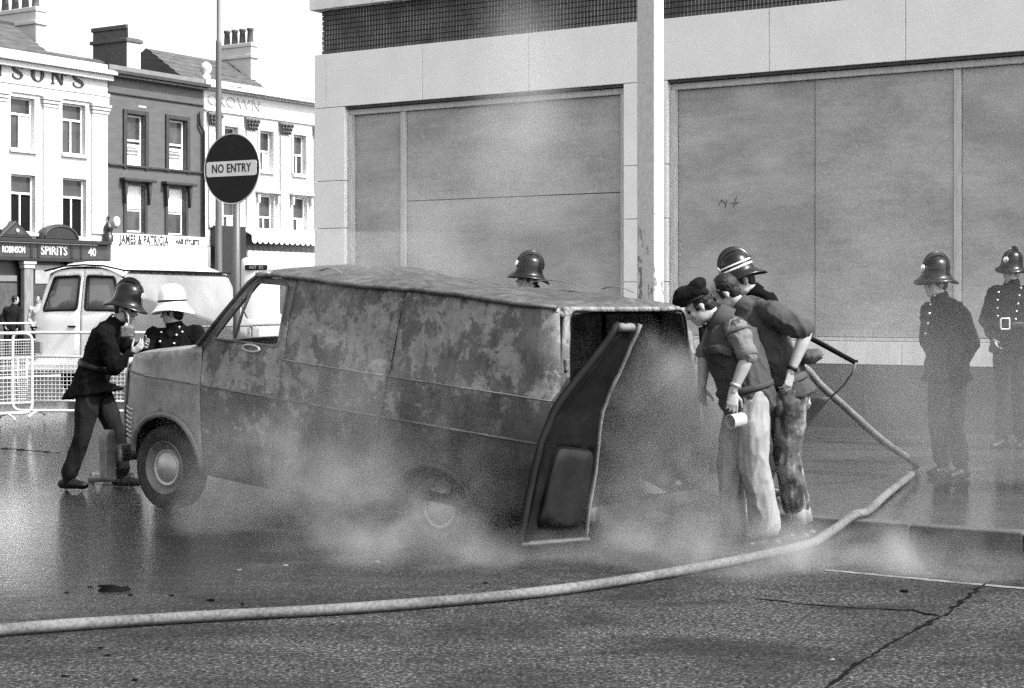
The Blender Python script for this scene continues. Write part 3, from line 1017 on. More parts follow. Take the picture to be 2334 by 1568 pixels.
# pediments over the bar front
zp = zsf + 0.025
a, c = FL.s(2), FL.s(62)
ped = MB().prism([(a - .3, zp), (c, zp), ((a + c) / 2 - .15, zp + .50)], -.26, .02).build('pediment', M['pub'], pub, bevel=0.02)
MB().prism([(a - .05, zp + .09), (c - .22, zp + .09), ((a + c) / 2 - .15, zp + .36)], -.275, -.255).build('pediment_panel', M['pub_fascia'], ped)
MB().ball((FL.s(25), -.29, zp + .2), (.07, .03, .07), 10, 6).build('rosette', M['letter_faded'], ped, True)
a, c = FL.s(82), FL.s(168)
mid_ = (a + c) / 2
ped = MB().prism([(mid_ + (c - a) / 2 * math.cos(R(x)), zp + .46 * math.sin(R(x))) for x in range(0, 181, 12)], -.26, .02).build('arched_pediment', M['pub'], pub, bevel=0.02)
MB().tube([(mid_ + ((c - a) / 2 - .10) * math.cos(R(x)), -.27, zp + .05 + .34 * math.sin(R(x))) for x in range(0, 181, 10)], .03, 6).build('arch_moulding', M['pub_fascia'], ped, True)
fin = MB().lathe([(.16, 0), (.16, .2), (.12, .22), (.12, .34), (.16, .4), (.13, .5), (.03, .62), (.03, .72), (.055, .76), (.03, .82), (0, .83)], 12,
                 Matrix.Translation((FL.s(240), -.14, zp)))
fin.build('finial', M['pub'], pub, True)
for u0, u1 in ((45, 73), (157, 184)):
    a, c = FL.s(u0), FL.s(u1)
    zt2 = zf0 - .095
    co = MB().box(a + .06, c - .06, -.14, .05, .75, zt2 - .22).build('column', mat('worn_column_paint', .12, .2, 5, .6, stretch=(3, 3, .5)), pub, bevel=.03)
    MB().box(a - .01, c + .01, -.20, .05, zt2 - .09, zt2 - .002).build('capital', M['stucco_grey'], co, bevel=.015)
    MB().box(a + .03, c - .03, -.17, .05, zt2 - .215, zt2 - .095).build('capital_neck', M['stucco_grey'], co, bevel=.015)
    MB().box(a, c, -.18, .05, .0, .745).build('pedestal', M['pub'], co, bevel=.02)
a, c = FL.s(76), FL.s(150)
MB().box(a, c, .06, .11, 1.1, zf0 - .15).build('bar_window', M['pub_fascia'], pub)
MB().box(a + .1, c - .08, .03, .058, zf0 - .75, zf0 - .2).build('fanlight', mat('frosted_bar_glass', .22, .3, 4, .3), pub)
MB().box(FL.s(3), FL.s(42), .06, .11, .1, 2.2).build('door', M['soffit'], pub)
MB().box(FL.s(0), FL.s(40), .03, .1, 2.25, 2.42).build('door_transom', M['brick_grey'], pub)

# --- dark painted brick house with the hairdresser
s0, s1 = FL.s(246.5), FL.s(463)
hd = empty('hairdresser_house', (FL.o.x, FL.o.y, 0), FL.rz, 'narrow dark painted house with white hairdresser sign board, between two white houses', 'building')
zt = FL.z(350, 163)
H = [rect(288, 328, 263, 382), rect(384, 423, 275, 390), rect(288, 328, 422, 529), rect(382, 421, 430, 535)]
zsg = FL.z(360, 537)
wall_holes(s0, s1, FL.z(360, 590), zt, H, .18).build('wall', M['brick_dark'], hd)
for h, k in zip(H, ('blind', 'blind', 'blindtop', 'blindtop')): window(hd, h, k, .17, 'sash', .48, False)
for h in H[:2]:
    for (x0, x1, z0, z1) in ((h[0] - .16, h[0] - .02, h[2] - .05, h[3] + .16), (h[1] + .02, h[1] + .16, h[2] - .05, h[3] + .16), (h[0] - .018, h[1] + .018, h[3] + .02, h[3] + .16)):
        MB().box(x0, x1, -.07, .01, z0, z1).build('window_surround', M['brick_trim'], hd, bevel=.015)
    # printed notice in the lower sash
    for z_, e_, t_ in ((.40, .12, .06), (.50, .10, .08), (.61, .16, .05)):
        MB().box(h[0] + .08, h[1] - e_, .155, .160, h[2] + z_, h[2] + z_ + t_).build('window_notice', M['brick_grey'], hd)
for h in H[2:]:
    MB().box(h[0] - .30, h[1] + .34, -.26, .01, h[3] + .10, h[3] + .20).build('window_hood', M['brick_trim'], hd, bevel=.02)
    for x in (h[0] - .20, h[1] + .08):
        MB().prism([(x, h[3] + .098), (x + .13, h[3] + .098), (x + .11, h[3] - .25), (x + .05, h[3] - .62), (x + .02, h[3] - .25)], -.16, .01).build('bracket', M['brick_trim'], hd, bevel=.01)
    MB().box(h[0] - .14, h[0] - .01, -.05, .01, h[2], h[3] - .02).build('window_surround', M['brick_trim'], hd, bevel=.01)
    MB().box(h[1] + .01, h[1] + .12, -.05, .01, h[2], h[3] - .02).build('window_surround', M['brick_trim'], hd, bevel=.01)
strip(hd, 'cornice', 'brick_trim', s0, s1, FL.z(355, 185), FL.z(355, 177), .34)
strip(hd, 'cornice_bed', 'brick_grey', s0, s1, FL.z(355, 190), FL.z(355, 185.5), .24)
strip(hd, 'string_course', 'brick_trim', s0, s1, FL.z(355, 227), FL.z(355, 224), .06)
strip(hd, 'string_course', 'brick_trim', s0, s1, FL.z(355, 387), FL.z(355, 382), .08)
MB().box(s0, s1, -.06, .5, FL.z(355, 176.5), zt).build('parapet', M['brick_grey'], hd)
# scar of an old sign on the brickwork
MB().box(FL.s(315), FL.s(333), -.012, .01, FL.z(324, 246), FL.z(324, 241)).build('old_plaster_patch', M['letter_faded'], hd)
MB().lathe([(.0, -.09), (.10, -.085), (.115, -.06), (.115, .0)], 14, Matrix.Translation((FL.s(264), 0, FL.z(264, 505))) @ Matrix.Rotation(R(90), 4, 'X') @ Matrix.Rotation(R(180), 4, 'X'), 1, 1.35).build('alarm_box', M['white_board'], hd, True)
hx_, hz_ = FL.px(320, 118, 3.35)
rf = slate_roof(hd, hx_, FL.px(456, 142, 3.35)[0], zt - .1, hz_ - zt + .1, 2.8, .55)
a, c = stack(288, 319, 90, 1.0)
chimney(rf, a, c, 1.0, 2.55, zt - .4, zdep(286, 55, 1.0) - .14, 'chimney_brick', 'stucco', 0)
# sign box projecting over the pavement
a, c = FL.px(253, 545, -.16)[0], FL.px(472, 545, -.16)[0]
MB().box(a, c, -.16, .0, FL.z(362, 560), FL.z(362, 537)).build('sign_board', M['white_board'], hd, bevel=.012)
MB().box(a + .02, c + .02, -.14, .0, FL.z(362, 620), FL.z(362, 561.5)).build('sign_box', M['white_board'], hd)
MB().box(a + .02, c + .02, -.12, .0, .9, FL.z(362, 620) - .005).build('shop_window', M['glass'], hd)
MB().box(a + .02, c + .02, -.13, .0, .0, .895).build('stall_riser', M['brick_trim'], hd)
for txt, u0, u1, hgt in (('JAMES & PATRICIA', 272, 384, .30), ('HAIR STYLISTS', 400, 453, .18)):
    b = text_mb(txt, hgt * 1.3, .008, 1.0, .013, 1.12)
    xs_ = [p[0] for p in b.v]
    L_, R_ = FL.px(u0, 545, -.16)[0], FL.px(u1, 545, -.16)[0]
    k = (R_ - L_) / (max(xs_) - min(xs_))
    zt_ = (FL.z(362, 560) + FL.z(362, 537)) / 2 - .02
    b.v = [(p[0] * k + (L_ + R_) / 2, p[1] - .162, p[2] + zt_) for p in b.v]
    b.build('sign_lettering', M['letter_dark'], hd)
# drainpipe between the houses
xd = FL.s(457)
MB().tube([(xd - .12, -.1, FL.z(452, 255)), (xd - .12, -.1, FL.z(452, 285)), (xd + .05, -.1, FL.z(455, 300)), (xd + .05, -.1, 3.6)], .05, 8).build('drainpipe', M['brick_trim'], hd, True)

# --- white ornate house with pilasters
s0, s1 = FL.s(464.5), FL.s(800)
cr = empty('ornate_white_house', (FL.o.x, FL.o.y, 0), FL.rz, 'ornate white house with leafy capitals and scalloped canopy, partly behind the round road sign', 'building')
zt = FL.z(590, 200)
hw = [(508, 542), (590, 621), (667, 697)]
H = [rect(510, 541, 290, 384), rect(591, 621, 300, 390), rect(668, 696, 309, 398), rect(509, 541, 440, 545), rect(590, 624, 445, 545), rect(668, 700, 450, 547)]
dW = H[2][0] - H[1][0]
H += [(h[0] + dW, h[1] + dW, h[2], h[3]) for h in (H[2], H[5])]
wall_holes(s0, s1, FL.z(590, 565), zt, H, .2).build('wall', M['stucco'], cr)
for i, h in enumerate(H):
    window(cr, h, 'curtain' if i % 2 else 'plain', .19, 'sash', .5, True)
    sill(cr, h)
    if h[3] > FL.z(590, 350):
        MB().box(h[0] - .13, h[0] - .01, -.05, .01, h[2], h[3] + .12).build('window_surround', M['stucco'], cr, bevel=.015)
        MB().box(h[1] + .01, h[1] + .13, -.05, .01, h[2], h[3] + .12).build('window_surround', M['stucco'], cr, bevel=.015)
        MB().box(h[0] - .008, h[1] + .008, -.05, .01, h[3] + .01, h[3] + .12).build('window_surround', M['stucco'], cr, bevel=.015)
    else:
        MB().box(h[0] - .28, h[1] + .28, -.24, .01, h[3] + .06, h[3] + .14).build('window_hood', M['stucco'], cr, bevel=.02)
        for x in (h[0] - .2, h[1] + .06):
            MB().prism([(x, h[3] + .058), (x + .14, h[3] + .058), (x + .12, h[3] - .3), (x + .02, h[3] - .3)], -.15, .01).build('bracket', M['stucco_grey'], cr, bevel=.015)
strip(cr, 'cornice', 'stucco', s0, s1, FL.z(590, 219), FL.z(590, 213), .34)
strip(cr, 'cornice_bed', 'stucco_grey', s0, s1, FL.z(590, 223), FL.z(590, 219.5), .18)
MB().box(s0, s1, -.10, .4, FL.z(590, 212.5), zt).build('parapet', M['stucco'], cr)
for k in range(7):   # weathered lumps left on the parapet
    x = s0 + (s1 - s0) * random.uniform(.05, .75)
    MB().ball((x, -.12, FL.z(590, 212.5) + .04), (random.uniform(.08, .25), .06, .05), 10, 6).build('weathered_moulding', M['brick_grey'], cr, True)
strip(cr, 'string_course', 'stucco', s0, s1, FL.z(590, 269), FL.z(590, 265), .07)
b = text_mb('CROWN', .50, .02, 1.0, .004, 1.15)
xs_ = [p[0] for p in b.v]
k = (FL.s(592) - FL.s(473)) / (max(xs_) - min(xs_))
b.v = [(p[0] * k + (FL.s(592) + FL.s(473)) / 2, p[1] - .012, p[2] + FL.z(530, 235)) for p in b.v]
b.build('frieze_lettering', M['letter_faded'], cr)
for u in (485, 570, 647, 724, 790):
    x = FL.s(u); w = .26
    zc1 = FL.z(590, 272); zc0 = FL.z(590, 300)
    sh = strip(cr, 'pilaster', 'stucco_grey', x - w + .02, x + w - .02, FL.z(590, 520), zc0 - .004, .07)
    MB().box(x - w + .1, x + w - .1, -.085, -.06, FL.z(590, 512), zc0 - .2).build('pilaster_panel', mat('panel_plaster_%d' % u, .5, .62, 4, .85), sh)
    MB().box(x - w + .02, x + w - .02, -.10, .01, FL.z(590, 525), FL.z(590, 520.5)).build('pilaster_foot', M['stucco_grey'], sh, bevel=.02)
    cap = MB().prism([(x - w * .75, zc0), (x + w * .75, zc0), (x + w * 1.25, zc1), (x - w * 1.25, zc1)], -.12, .01).build('leafy_capital', M['brick_grey'], cr, bevel=.02)
    lf = MB()
    for r_ in range(3):
        for q in range(4):
            lf.ball((x + (q - 1.5) * (.12 + .03 * r_), -.14 - .02 * r_, zc0 + .08 + r_ * .12), (.055, .04, .075), 8, 6)
    lf.build('carved_leaf', M['pub_fascia'], cap, True)
cx_, cz_ = FL.px(530, 145, 2.9)
ce_ = max(FL.px(580, 188, .5)[0], cx_ + .05)
rf = slate_roof(cr, min(s0 + .2, cx_ - 1.2), ce_, zt - .3, cz_ - zt + .3, 2.4, .5, hipr=ce_ - cx_)
a, c = stack(572, 586, 120, 1.8)
chimney(rf, a, c, 1.8, 3.3, zt - .5, zdep(545, 97, 2.2) - .14, 'stucco', None, 4, 'pot', .55)
MB().lathe([(.16, 0), (.16, .12), (.10, .16), (.19, .3), (.20, .42), (.12, .54), (.0, .6)], 14, Matrix.Translation((s0 + .15, .05, zt))).build('urn', M['stucco'], cr, True)
# canopy with scalloped edge and shop fascia
a, c = FL.s(543), s1
zs_ = FL.z(625, 549)
n = 22
for k in range(n):
    x0 = a + (c - a) * k / n; x1 = a + (c - a) * (k + 1) / n
    MB().prism([(x0 + .005, zs_ + .16), (x1 - .005, zs_ + .16)] + [((x0 + x1) / 2 + (x1 - x0) / 2 * .95 * math.cos(R(t)), zs_ - .15 * math.sin(R(t))) for t in range(0, 181, 20)], -.62, -.60).build('canopy_scallop', M['white_board'], cr)
MB().prism([(0, 0), (1, 0), (1, 1)], 0, 1)
cb = MB()
cb.add([(a, -.6, zs_ + .16), (c, -.6, zs_ + .16), (c, 0, zs_ + .42), (a, 0, zs_ + .42), (a, -.6, zs_ + .12), (c, -.6, zs_ + .12), (c, 0, zs_ + .36), (a, 0, zs_ + .36)],
       [(0, 1, 2, 3), (4, 7, 6, 5), (0, 4, 5, 1), (2, 6, 7, 3), (0, 3, 7, 4), (1, 5, 6, 2)])
cb.build('canopy', M['white_board'], cr)
MB().box(a, c, -.30, .0, FL.z(625, 573), zs_ + .10).build('canopy_fascia', M['brick_dark'], cr)
MB().box(a + .1, c, -.34, .0, FL.z(625, 587), FL.z(625, 574)).build('shop_fascia', M['white_board'], cr)
b = text_mb('CROWN  BAR', .20, .006, 1.0, .002, 1.1)
xs_ = [p[0] for p in b.v]
MB().box(a + .05, c, -.25, .1, .0, FL.z(625, 588)).build('shop_front', M['glass'], cr)
a, c = FL.s(479), FL.s(536)
MB().box(a, c, -.5, .0, .0, FL.z(505, 516)).build('dark_hoarding', M['pub'], cr, bevel=.02)

# distant terrace further back so the street closes behind the shop corner
# ------------------------------------------------------------------ street furniture
# square concrete post in front of the shop
Yp = 16.5
post = empty('square_post', (P(1482, 690, Yp).x, Yp, 0.118), FR.rz, 'thick square concrete lamp post with flaking paint in front of the boarded windows', 'lamp post')
def _post():
    t = NT('painted_concrete_post')
    v = t.coord('Object', (1, 1, 0.45))
    f = t.noise(v, 7, 7, 0.7, 1.0)
    sep = t.n('ShaderNodeSeparateXYZ'); t.l(t.coord('Object'), sep.inputs[0])
    low = t.n('ShaderNodeMapRange'); t.l(sep.outputs['Z'], low.inputs[0])
    low.inputs[1].default_value = 3.2; low.inputs[2].default_value = 1.8; low.inputs[3].default_value = 0.0; low.inputs[4].default_value = 0.12
    fl = t.ramp(t.math('ADD', f, low.outputs[0]), [(0.66, 0), (0.69, 1)])
    c = t.mix(fl, t.ramp(t.noise(v, 30, 4), [(0.3, 0.40), (0.7, 0.52)]), t.ramp(f, [(0.5, 0.12), (0.8, 0.22)]))
    t.bsdf(c, 0.8, 0, 0.3, t.math('SUBTRACT', t.noise(v, 40, 4), fl), 0.4, 0.006)
    return t.m
MB().box(-.10, .10, -.10, .10, 0, 9.0).build('shaft', _post(), post, bevel=.012)
MB().box(-.15, .15, -.15, .15, 0, 0.35).build('base', M['brick_grey'], post, bevel=.02)
MB().tube([(0, 0, 9.0), (0, -.2, 9.4), (0, -1.2, 9.6)], .05, 8).build('bracket_arm', M['pole'], post, True)
MB().ball((0, -1.4, 9.58), (.14, .36, .10)).build('lantern', M['white_board'], post, True)

# tall thin lamp column behind the sign
Yc = 34.5
colm = empty('lamp_column', (P(498, 690, Yc).x, Yc, 0), 0, 'tall thin grey steel street lamp column behind the round sign', 'lamp post')
zst = P(497, 95, Yc).z
MB().lathe([(.10, 0), (.10, 1.2), (.075, 1.25), (.062, zst - .05), (.062, zst), (.043, zst + .04), (.035, 12.0)], 14).build('shaft', M['pole'], colm, True)
MB().lathe([(.11, 0), (.11, .02), (.085, .06)], 14, Matrix.Translation((0, 0, 1.2))).build('collar', M['pole'], colm, True)
MB().tube([(0, 0, 12.0), (.1, -.1, 12.4), (.8, -.8, 12.7)], .035, 8).build('outreach_arm', M['pole'], colm, True)
MB().ball((1.0, -1.0, 12.68), (.25, .25, .09)).build('lantern', M['white_board'], colm, True)

# NO ENTRY sign
Ys = 17.7
sg = empty('no_entry_sign', (P(539, 690, Ys).x, Ys, 0.118), R(-30), 'round dark no entry sign on a grey pole behind the burnt van', 'road sign')
zc_ = P(534, 385, Ys).z - .118
r_ = 80 / FPX * Ys
MB().lathe([(.038, 0), (.038, zc_ + r_ * .5)], 18, cap=True).build('pole', M['pole'], sg, True)
Rx = Matrix.Translation((-.02, -.055, zc_)) @ Matrix.Rotation(R(90), 4, 'X')
MB().lathe([(0, .0), (r_, .0), (r_ + .004, .004), (r_ + .004, -.012), (0, -.012)], 56, Rx).build('rim', M['sign_edge'], sg)
MB().lathe([(0, .0), (r_ - .008, .0)], 56, Rx @ Matrix.Translation((0, 0, .003))).build('disc', M['sign_dark'], sg)
hw_, hh_ = r_ * .91, r_ * .215
MB().prism([(x - .02, z + zc_) for x, z in rounded([(-hw_, -hh_), (hw_, -hh_), (hw_, hh_), (-hw_, hh_)], .03)], -.064, -.0585).build('bar', M['sign_white'], sg)
b = text_mb('NO ENTRY', .165, .001, 1.0, .003, 1.06)
xs_ = [p[0] for p in b.v]
k = (r_ * 1.42) / (max(xs_) - min(xs_))
b.v = [(p[0] * k - .02, p[1] - .0665, p[2] * k * 1.25 + zc_) for p in b.v]
b.build('lettering', M['letter_dark'], sg)
MB().box(-.06, .06, -.04, .05, zc_ - .3, zc_ - .27).box(-.06, .06, -.04, .05, zc_ + .15, zc_ + .18).build('clamp', M['pole'], sg)['kind'] = 'stuff'


# crowd barriers with mesh panels
def make_barrier(W=2.35, Hh=1.2):
    root = empty('crowd_barrier')
    z0 = .10
    fr = rounded([(0, z0), (W, z0), (W, Hh), (0, Hh)], .12, 5)
    MB().tube([(x, 0, z) for x, z in fr], .022, 10, close=True).build('frame', M['galv'], root, True)
    zm = .86
    MB().tube([(.02, 0, zm), (W - .02, 0, zm)], .016, 8).build('mid_rail', M['galv'], root, True)
    MB().tube([(.02, 0, .24), (W - .02, 0, .24)], .016, 8).build('low_rail', M['galv'], root, True)
    for x in (.07, W - .07):
        MB().tube([(x, 0, .24), (x, 0, zm)], .011, 8).build('mesh_upright', M['galv'], root, True)
    mw = MB()
    n = int((W - .14) / .055)
    for i in range(1, n):
        x = .07 + (W - .14) * i / n
        mw.tube([(x, 0, .25), (x, 0, zm - .01)], .0038, 4)
    for i in range(1, 11):
        z = .24 + (zm - .24) * i / 11
        mw.tube([(.07, -.006, z), (W - .07, -.006, z)], .0038, 4)
    mw.build('mesh_wire', M['wire'], root)['kind'] = 'stuff'
    for x in (.35, W - .35):
        MB().tube([(x, -.30, .02), (x, -.28, .05), (x, 0, .10), (x, .28, .05), (x, .30, .02)], .018, 8).build('foot', M['galv'], root, True)
    return root


bp = make_barrier()
spots = [((29, 23.4), (400, 23.2), 'pale tubular crowd barrier with wire mesh directly behind the crouching firefighter'),
         ((-330, 21.6), (24, 22.8), 'crowd barrier cut off by the left edge of the picture'),
         ((-70, 33.0), (88, 34.2), 'far crowd barrier standing in front of the public house columns'),
         ((442, 28.6), (560, 30.6), 'crowd barrier seen through the empty cab windows of the burnt van'),
         ((566, 30.9), (668, 32.9), 'crowd barrier further along, beyond the one seen through the cab windows')]
for i, ((u0, Y0), (u1, Y1), lab) in enumerate(spots):
    o = bp if i == 0 else copy_tree(bp)
    a = Vector(((u0 - UC) / FPX * Y0, Y0, 0)); c = Vector(((u1 - UC) / FPX * Y1, Y1, 0))
    o.location = a
    o.rotation_euler = (0, 0, math.atan2(c.y - a.y, c.x - a.x))
    tag(o, lab, 'barrier', 'mesh crowd barriers across the road')

# ------------------------------------------------------------------ white van beyond the barriers
wv = empty('white_van', (-8.32, 28.68, 0), R(-20), 'pale parked delivery van seen from its rear doors, behind the firefighters', 'van')
VW, VL = 2.0, 4.5
def inset(z):
    pts = [(.3, .06), (.55, .0), (1.2, .01), (1.45, .05), (2.15, .24), (2.4, .34)]
    for (a0, b0), (a1, b1) in zip(pts, pts[1:]):
        if z <= a1: return b0 + (b1 - b0) * (z - a0) / (a1 - a0)
    return pts[-1][1]
def rlean(z): return .0 if z < 1.35 else (z - 1.35) * .16
def rear_pt(x, z):
    k = (x - VW / 2) / (VW / 2)
    return Vector((VW / 2 + k * (VW / 2 - inset(z)), rlean(z) + .10 * abs(k) ** 6, z))
wl = rounded([(.17, 1.48), (.91, 1.50), (.91, 2.08), (.24, 2.06)], .055); wr = rounded([(2.0 - x, z) for x, z in [(.17, 1.48), (.91, 1.50), (.91, 2.08), (.24, 2.06)]][::-1], .055)
panel('rear_door', [(.03, .45), (.99, .45), (.99, 2.20), (.6, 2.20), (.12, 2.16), (.03, 1.9)], [wl], rear_pt, M['white_van'], wv, .1, .03)
panel('rear_door', [(1.01, .45), (1.97, .45), (1.97, 1.9), (1.88, 2.16), (1.4, 2.20), (1.01, 2.20)], [wr], rear_pt, M['white_van'], wv, .1, .03)
for w_ in (wl, wr):
    MB().tube([rear_pt(x, z) + Vector((0, -.004, 0)) for x, z in w_], .022, 6, close=True).build('window_rubber', M['rubber'], wv, True)
    panel('window_glass', w_, [], lambda x, z: rear_pt(x, z) + Vector((0, .02, 0)), M['van_glass'], wv, .15, .005)
def side_pt(y, z): return Vector((VW - inset(z) - .10 * max(0, (.2 - y) / .2) ** 2, y + rlean(z) * max(0, 1 - y / .5), z))
sp = [(.1, .42)] + [(.1, .42), (.62, .42)] + [(1.0 + .40 * math.cos(R(a)), .38 + .40 * math.sin(R(a))) for a in range(170, 5, -15)] + [(1.45, .42), (3.0, .42)] + \
     [(3.4 + .40 * math.cos(R(a)), .38 + .40 * math.sin(R(a))) for a in range(170, 5, -15)] + [(3.85, .42), (4.45, .5), (4.5, 1.1), (4.0, 1.35), (3.65, 2.18), (.1, 2.18)]
panel('side_panel', sp[1:], [], side_pt, M['van_side_shade'], wv, .12, .02)
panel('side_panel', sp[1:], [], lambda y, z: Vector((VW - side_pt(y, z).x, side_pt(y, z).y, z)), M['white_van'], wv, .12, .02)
rg = MB()
NX, NY = 16, 20
for j in range(NY + 1):
    for i in range(NX + 1):
        k = i / NX * 2 - 1; y = .10 + 3.75 * j / NY
        ed = max(0, 1 - (y - .1) / .35) ** 2 * .10 + max(0, (y - 3.3) / .55) ** 2 * .12
        rg.v.append((1 + k * .79, y, 2.17 + .17 * (1 - abs(k) ** 2.6) - ed))
rg.f = [(j * (NX + 1) + i, j * (NX + 1) + i + 1, (j + 1) * (NX + 1) + i + 1, (j + 1) * (NX + 1) + i) for j in range(NY) for i in range(NX)]
ro = rg.build('roof', M['bus'], wv, True)
MB().tube([(1 - .80, .12, 2.17), (1 - .4, .11, 2.25), (1, .10, 2.27), (1.4, .11, 2.25), (1.80, .12, 2.17), (1.81, 1.5, 2.18), (1.81, 3.7, 2.18)], .016, 6).build('gutter', M['rubber'], wv, True)
MB().box(-.02, 2.02, -.12, .02, .44, .60).build('bumper', M['bus'], wv, bevel=.03)
MB().box(.78, .92, -.05, .0, 1.20, 1.23).build('door_handle', M['rubber'], wv, bevel=.008)
MB().box(.02, .14, -.05, .0, 1.18, 1.21).build('hinge', M['rubber'], wv, bevel=.008)
for x in (.10, 1.78):
    MB().box(x, x + .12, -.03, .02, .75, .95).build('tail_light', M['brick_grey'], wv, bevel=.01)
for y in (1.0, 3.4):
    for x in (.12, 1.68):
        w_ = MB().lathe([(.16, 0), (.3, 0), (.335, .04), (.335, .16), (.3, .2), (.16, .2)], 24, Matrix.Translation((x, y, .335)) @ Matrix.Rotation(R(90), 4, 'Y')).build('wheel', M['rubber'], wv, True)
        MB().lathe([(0, .03), (.15, .03), (.19, .0), (.19, .2), (.15, .17), (0, .17)], 20, Matrix.Translation((x, y, .335)) @ Matrix.Rotation(R(90), 4, 'Y')).build('rim', M['white_van'], w_, True)
MB().box(.1, 1.9, .3, 4.3, .40, .46).build('floor', M['soot'], wv)
panel('front_panel', [(.05, .5), (1.95, .5), (1.95, 1.3), (.05, 1.3)], [], lambda x, z: Vector((x, 4.5 - .25 * max(0, z - 1.0), z)), M['white_van'], wv, .2, .02)
panel('windscreen', [(.2, 1.32), (1.8, 1.32), (1.72, 2.15), (.28, 2.15)], [], lambda x, z: Vector((x, 4.40 - .85 * (z - 1.32), z)), M['van_glass'], wv, .2, .01)

# ------------------------------------------------------------------ pale coach at the far corner
bus = empty('coach', (P(548, 690, 38.5).x, 38.5, 0), R(3), 'pale coach roof with dark destination box showing behind the shop corner', 'coach')
BL, BW_, BH = 7.0, 2.3, 2.72
prof = rounded([(0, .35), (BW_, .35), (BW_, BH), (0, BH)], .30, 6)
def loft(stations, name, m, parent):
    b = MB(); n = len(stations[0])
    for st in stations: b.v += st
    for i in range(len(stations) - 1):
        for k in range(n):
            b.f.append((i * n + k, i * n + (k + 1) % n, (i + 1) * n + (k + 1) % n, (i + 1) * n + k))
    b.f.append(tuple(range(n))); b.f.append(tuple((len(stations) - 1) * n + k for k in range(n)))
    return b.build(name, m, parent, True)
st = []
for x, k in ((0, .72), (.10, .86), (.35, .97), (.8, 1.0), (BL - .5, 1.0), (BL - .1, .93), (BL, .8)):
    st.append([(x, BW_ / 2 + (p[0] - BW_ / 2) * (.6 + .4 * k), .35 + (p[1] - .35) * (.9 + .1 * k)) for p in prof])
loft(st, 'body', M['bus'], bus)
MB().box(.10, .62, -.012, .2, 2.38, 2.50).build('destination_box', M['rubber'], bus, bevel=.02)
b = text_mb('AST  02', .10, .003)
b.v = [(p[0] + .36, p[1] - .014, p[2] + 2.44) for p in b.v]
b.build('destination_lettering', M['letter_faded'], bus)
for k in range(5): MB().box(.9 + k * 1.2, 1.95 + k * 1.2, -.012, .1, 1.35, 2.1).build('side_window', M['van_glass'], bus, bevel=.04)
for x in (1.2, BL - 1.6):
    for y in (.0, BW_ - .25): MB().lathe([(0, 0), (.3, 0), (.42, .03), (.42, .22), (0, .25)], 20, Matrix.Translation((x, y + .25, .42)) @ Matrix.Rotation(R(90), 4, 'X')).build('wheel', M['rubber'], bus, True)
# ------------------------------------------------------------------ burnt-out van
PITCH = R(5.25)
bv = empty('burnt_van', (-2.75, 12.92, 0), R(-36.3), 'burnt-out delivery van with blistered paint, sunk on its rear wheels in the road', 'van')
Wd = 2.0
PM = Matrix.Rotation(PITCH, 4, 'Y')


def prof_in(z):
    pts = [(.30, .06), (.42, .02), (.60, .0), (1.015, .0), (1.03, -.012), (1.05, .010), (1.30, .025), (1.315, .012), (1.335, .040), (1.60, .075), (1.93, .145), (2.1, .2)]
    if z <= pts[0][0]: return pts[0][1]
    for (a0, b0), (a1, b1) in zip(pts, pts[1:]):
        if z <= a1: return b0 + (b1 - b0) * (z - a0) / (a1 - a0)
    return pts[-1][1]


def dent(d, z): return .010 * noise.noise(Vector((d * 2.3, z * 2.3, 3.1))) + .005 * noise.noise(Vector((d * 6, z * 6, 9.1)))


def rear_d(z): return 3.70 - .02 * (z - .5) if z < 1.1 else 3.69 - (z - 1.1) * .20


def plan_in(d, z):
    f = max(0, (-.18 - d) / .44) ** 2.2 * .16
    rr = rear_d(z) - .16
    k = max(0, (d - rr) / .16)
    return f + .055 * (1 - math.sqrt(max(0, 1 - min(1, k) ** 2)))


def near(d, z): return PM @ Vector((d, prof_in(z) + plan_in(d, z) + dent(d, z), z))
def far(d, z): return PM @ Vector((d, Wd - (prof_in(z) + plan_in(d, z) + dent(d + 7, z)), z))


wing_o = [(-.56, .50), (-.62, .62), (-.635, .85), (-.63, 1.0), (-.60, 1.10), (-.53, 1.165), (-.35, 1.20), (-.05, 1.245), (.22, 1.295), (.335, 1.335),
          (.345, 1.2), (.37, .9), (.425, .60), (.435, .36)] + arc(0.01, .35, .40, 8, 172, 18) + [(-.41, .46)]
door_o = [(.445, .345), (1.16, .345), (1.178, 1.0), (1.185, 1.31), (1.165, 1.905), (.80, 1.895), (.72, 1.83), (.36, 1.355), (.355, 1.2), (.38, .9), (.437, .58)]
door_w = rounded([(.425, 1.395), (1.115, 1.405), (1.090, 1.862), (.790, 1.855)], .04)
mid_o = [(1.172, .345), (2.155, .345), (2.175, 1.0), (2.205, 1.31), (2.215, 1.915), (1.178, 1.915), (1.197, 1.31), (1.19, 1.0)]
rr_ = [rear_d(z) for z in (.5, 1.05, 1.5, 1.9)]
quar_o = [(2.167, .345), (2.285, .345)] + arc(2.69, .36, .40, 178, 4, 18) + [(3.12, .44), (3.3, .53), (rr_[0] - .02, .55), (rr_[0] - .0, .7), (rr_[1], 1.05), (rr_[2], 1.5), (rr_[3] - .02, 1.915), (2.227, 1.915), (2.217, 1.31), (2.187, 1.0)]
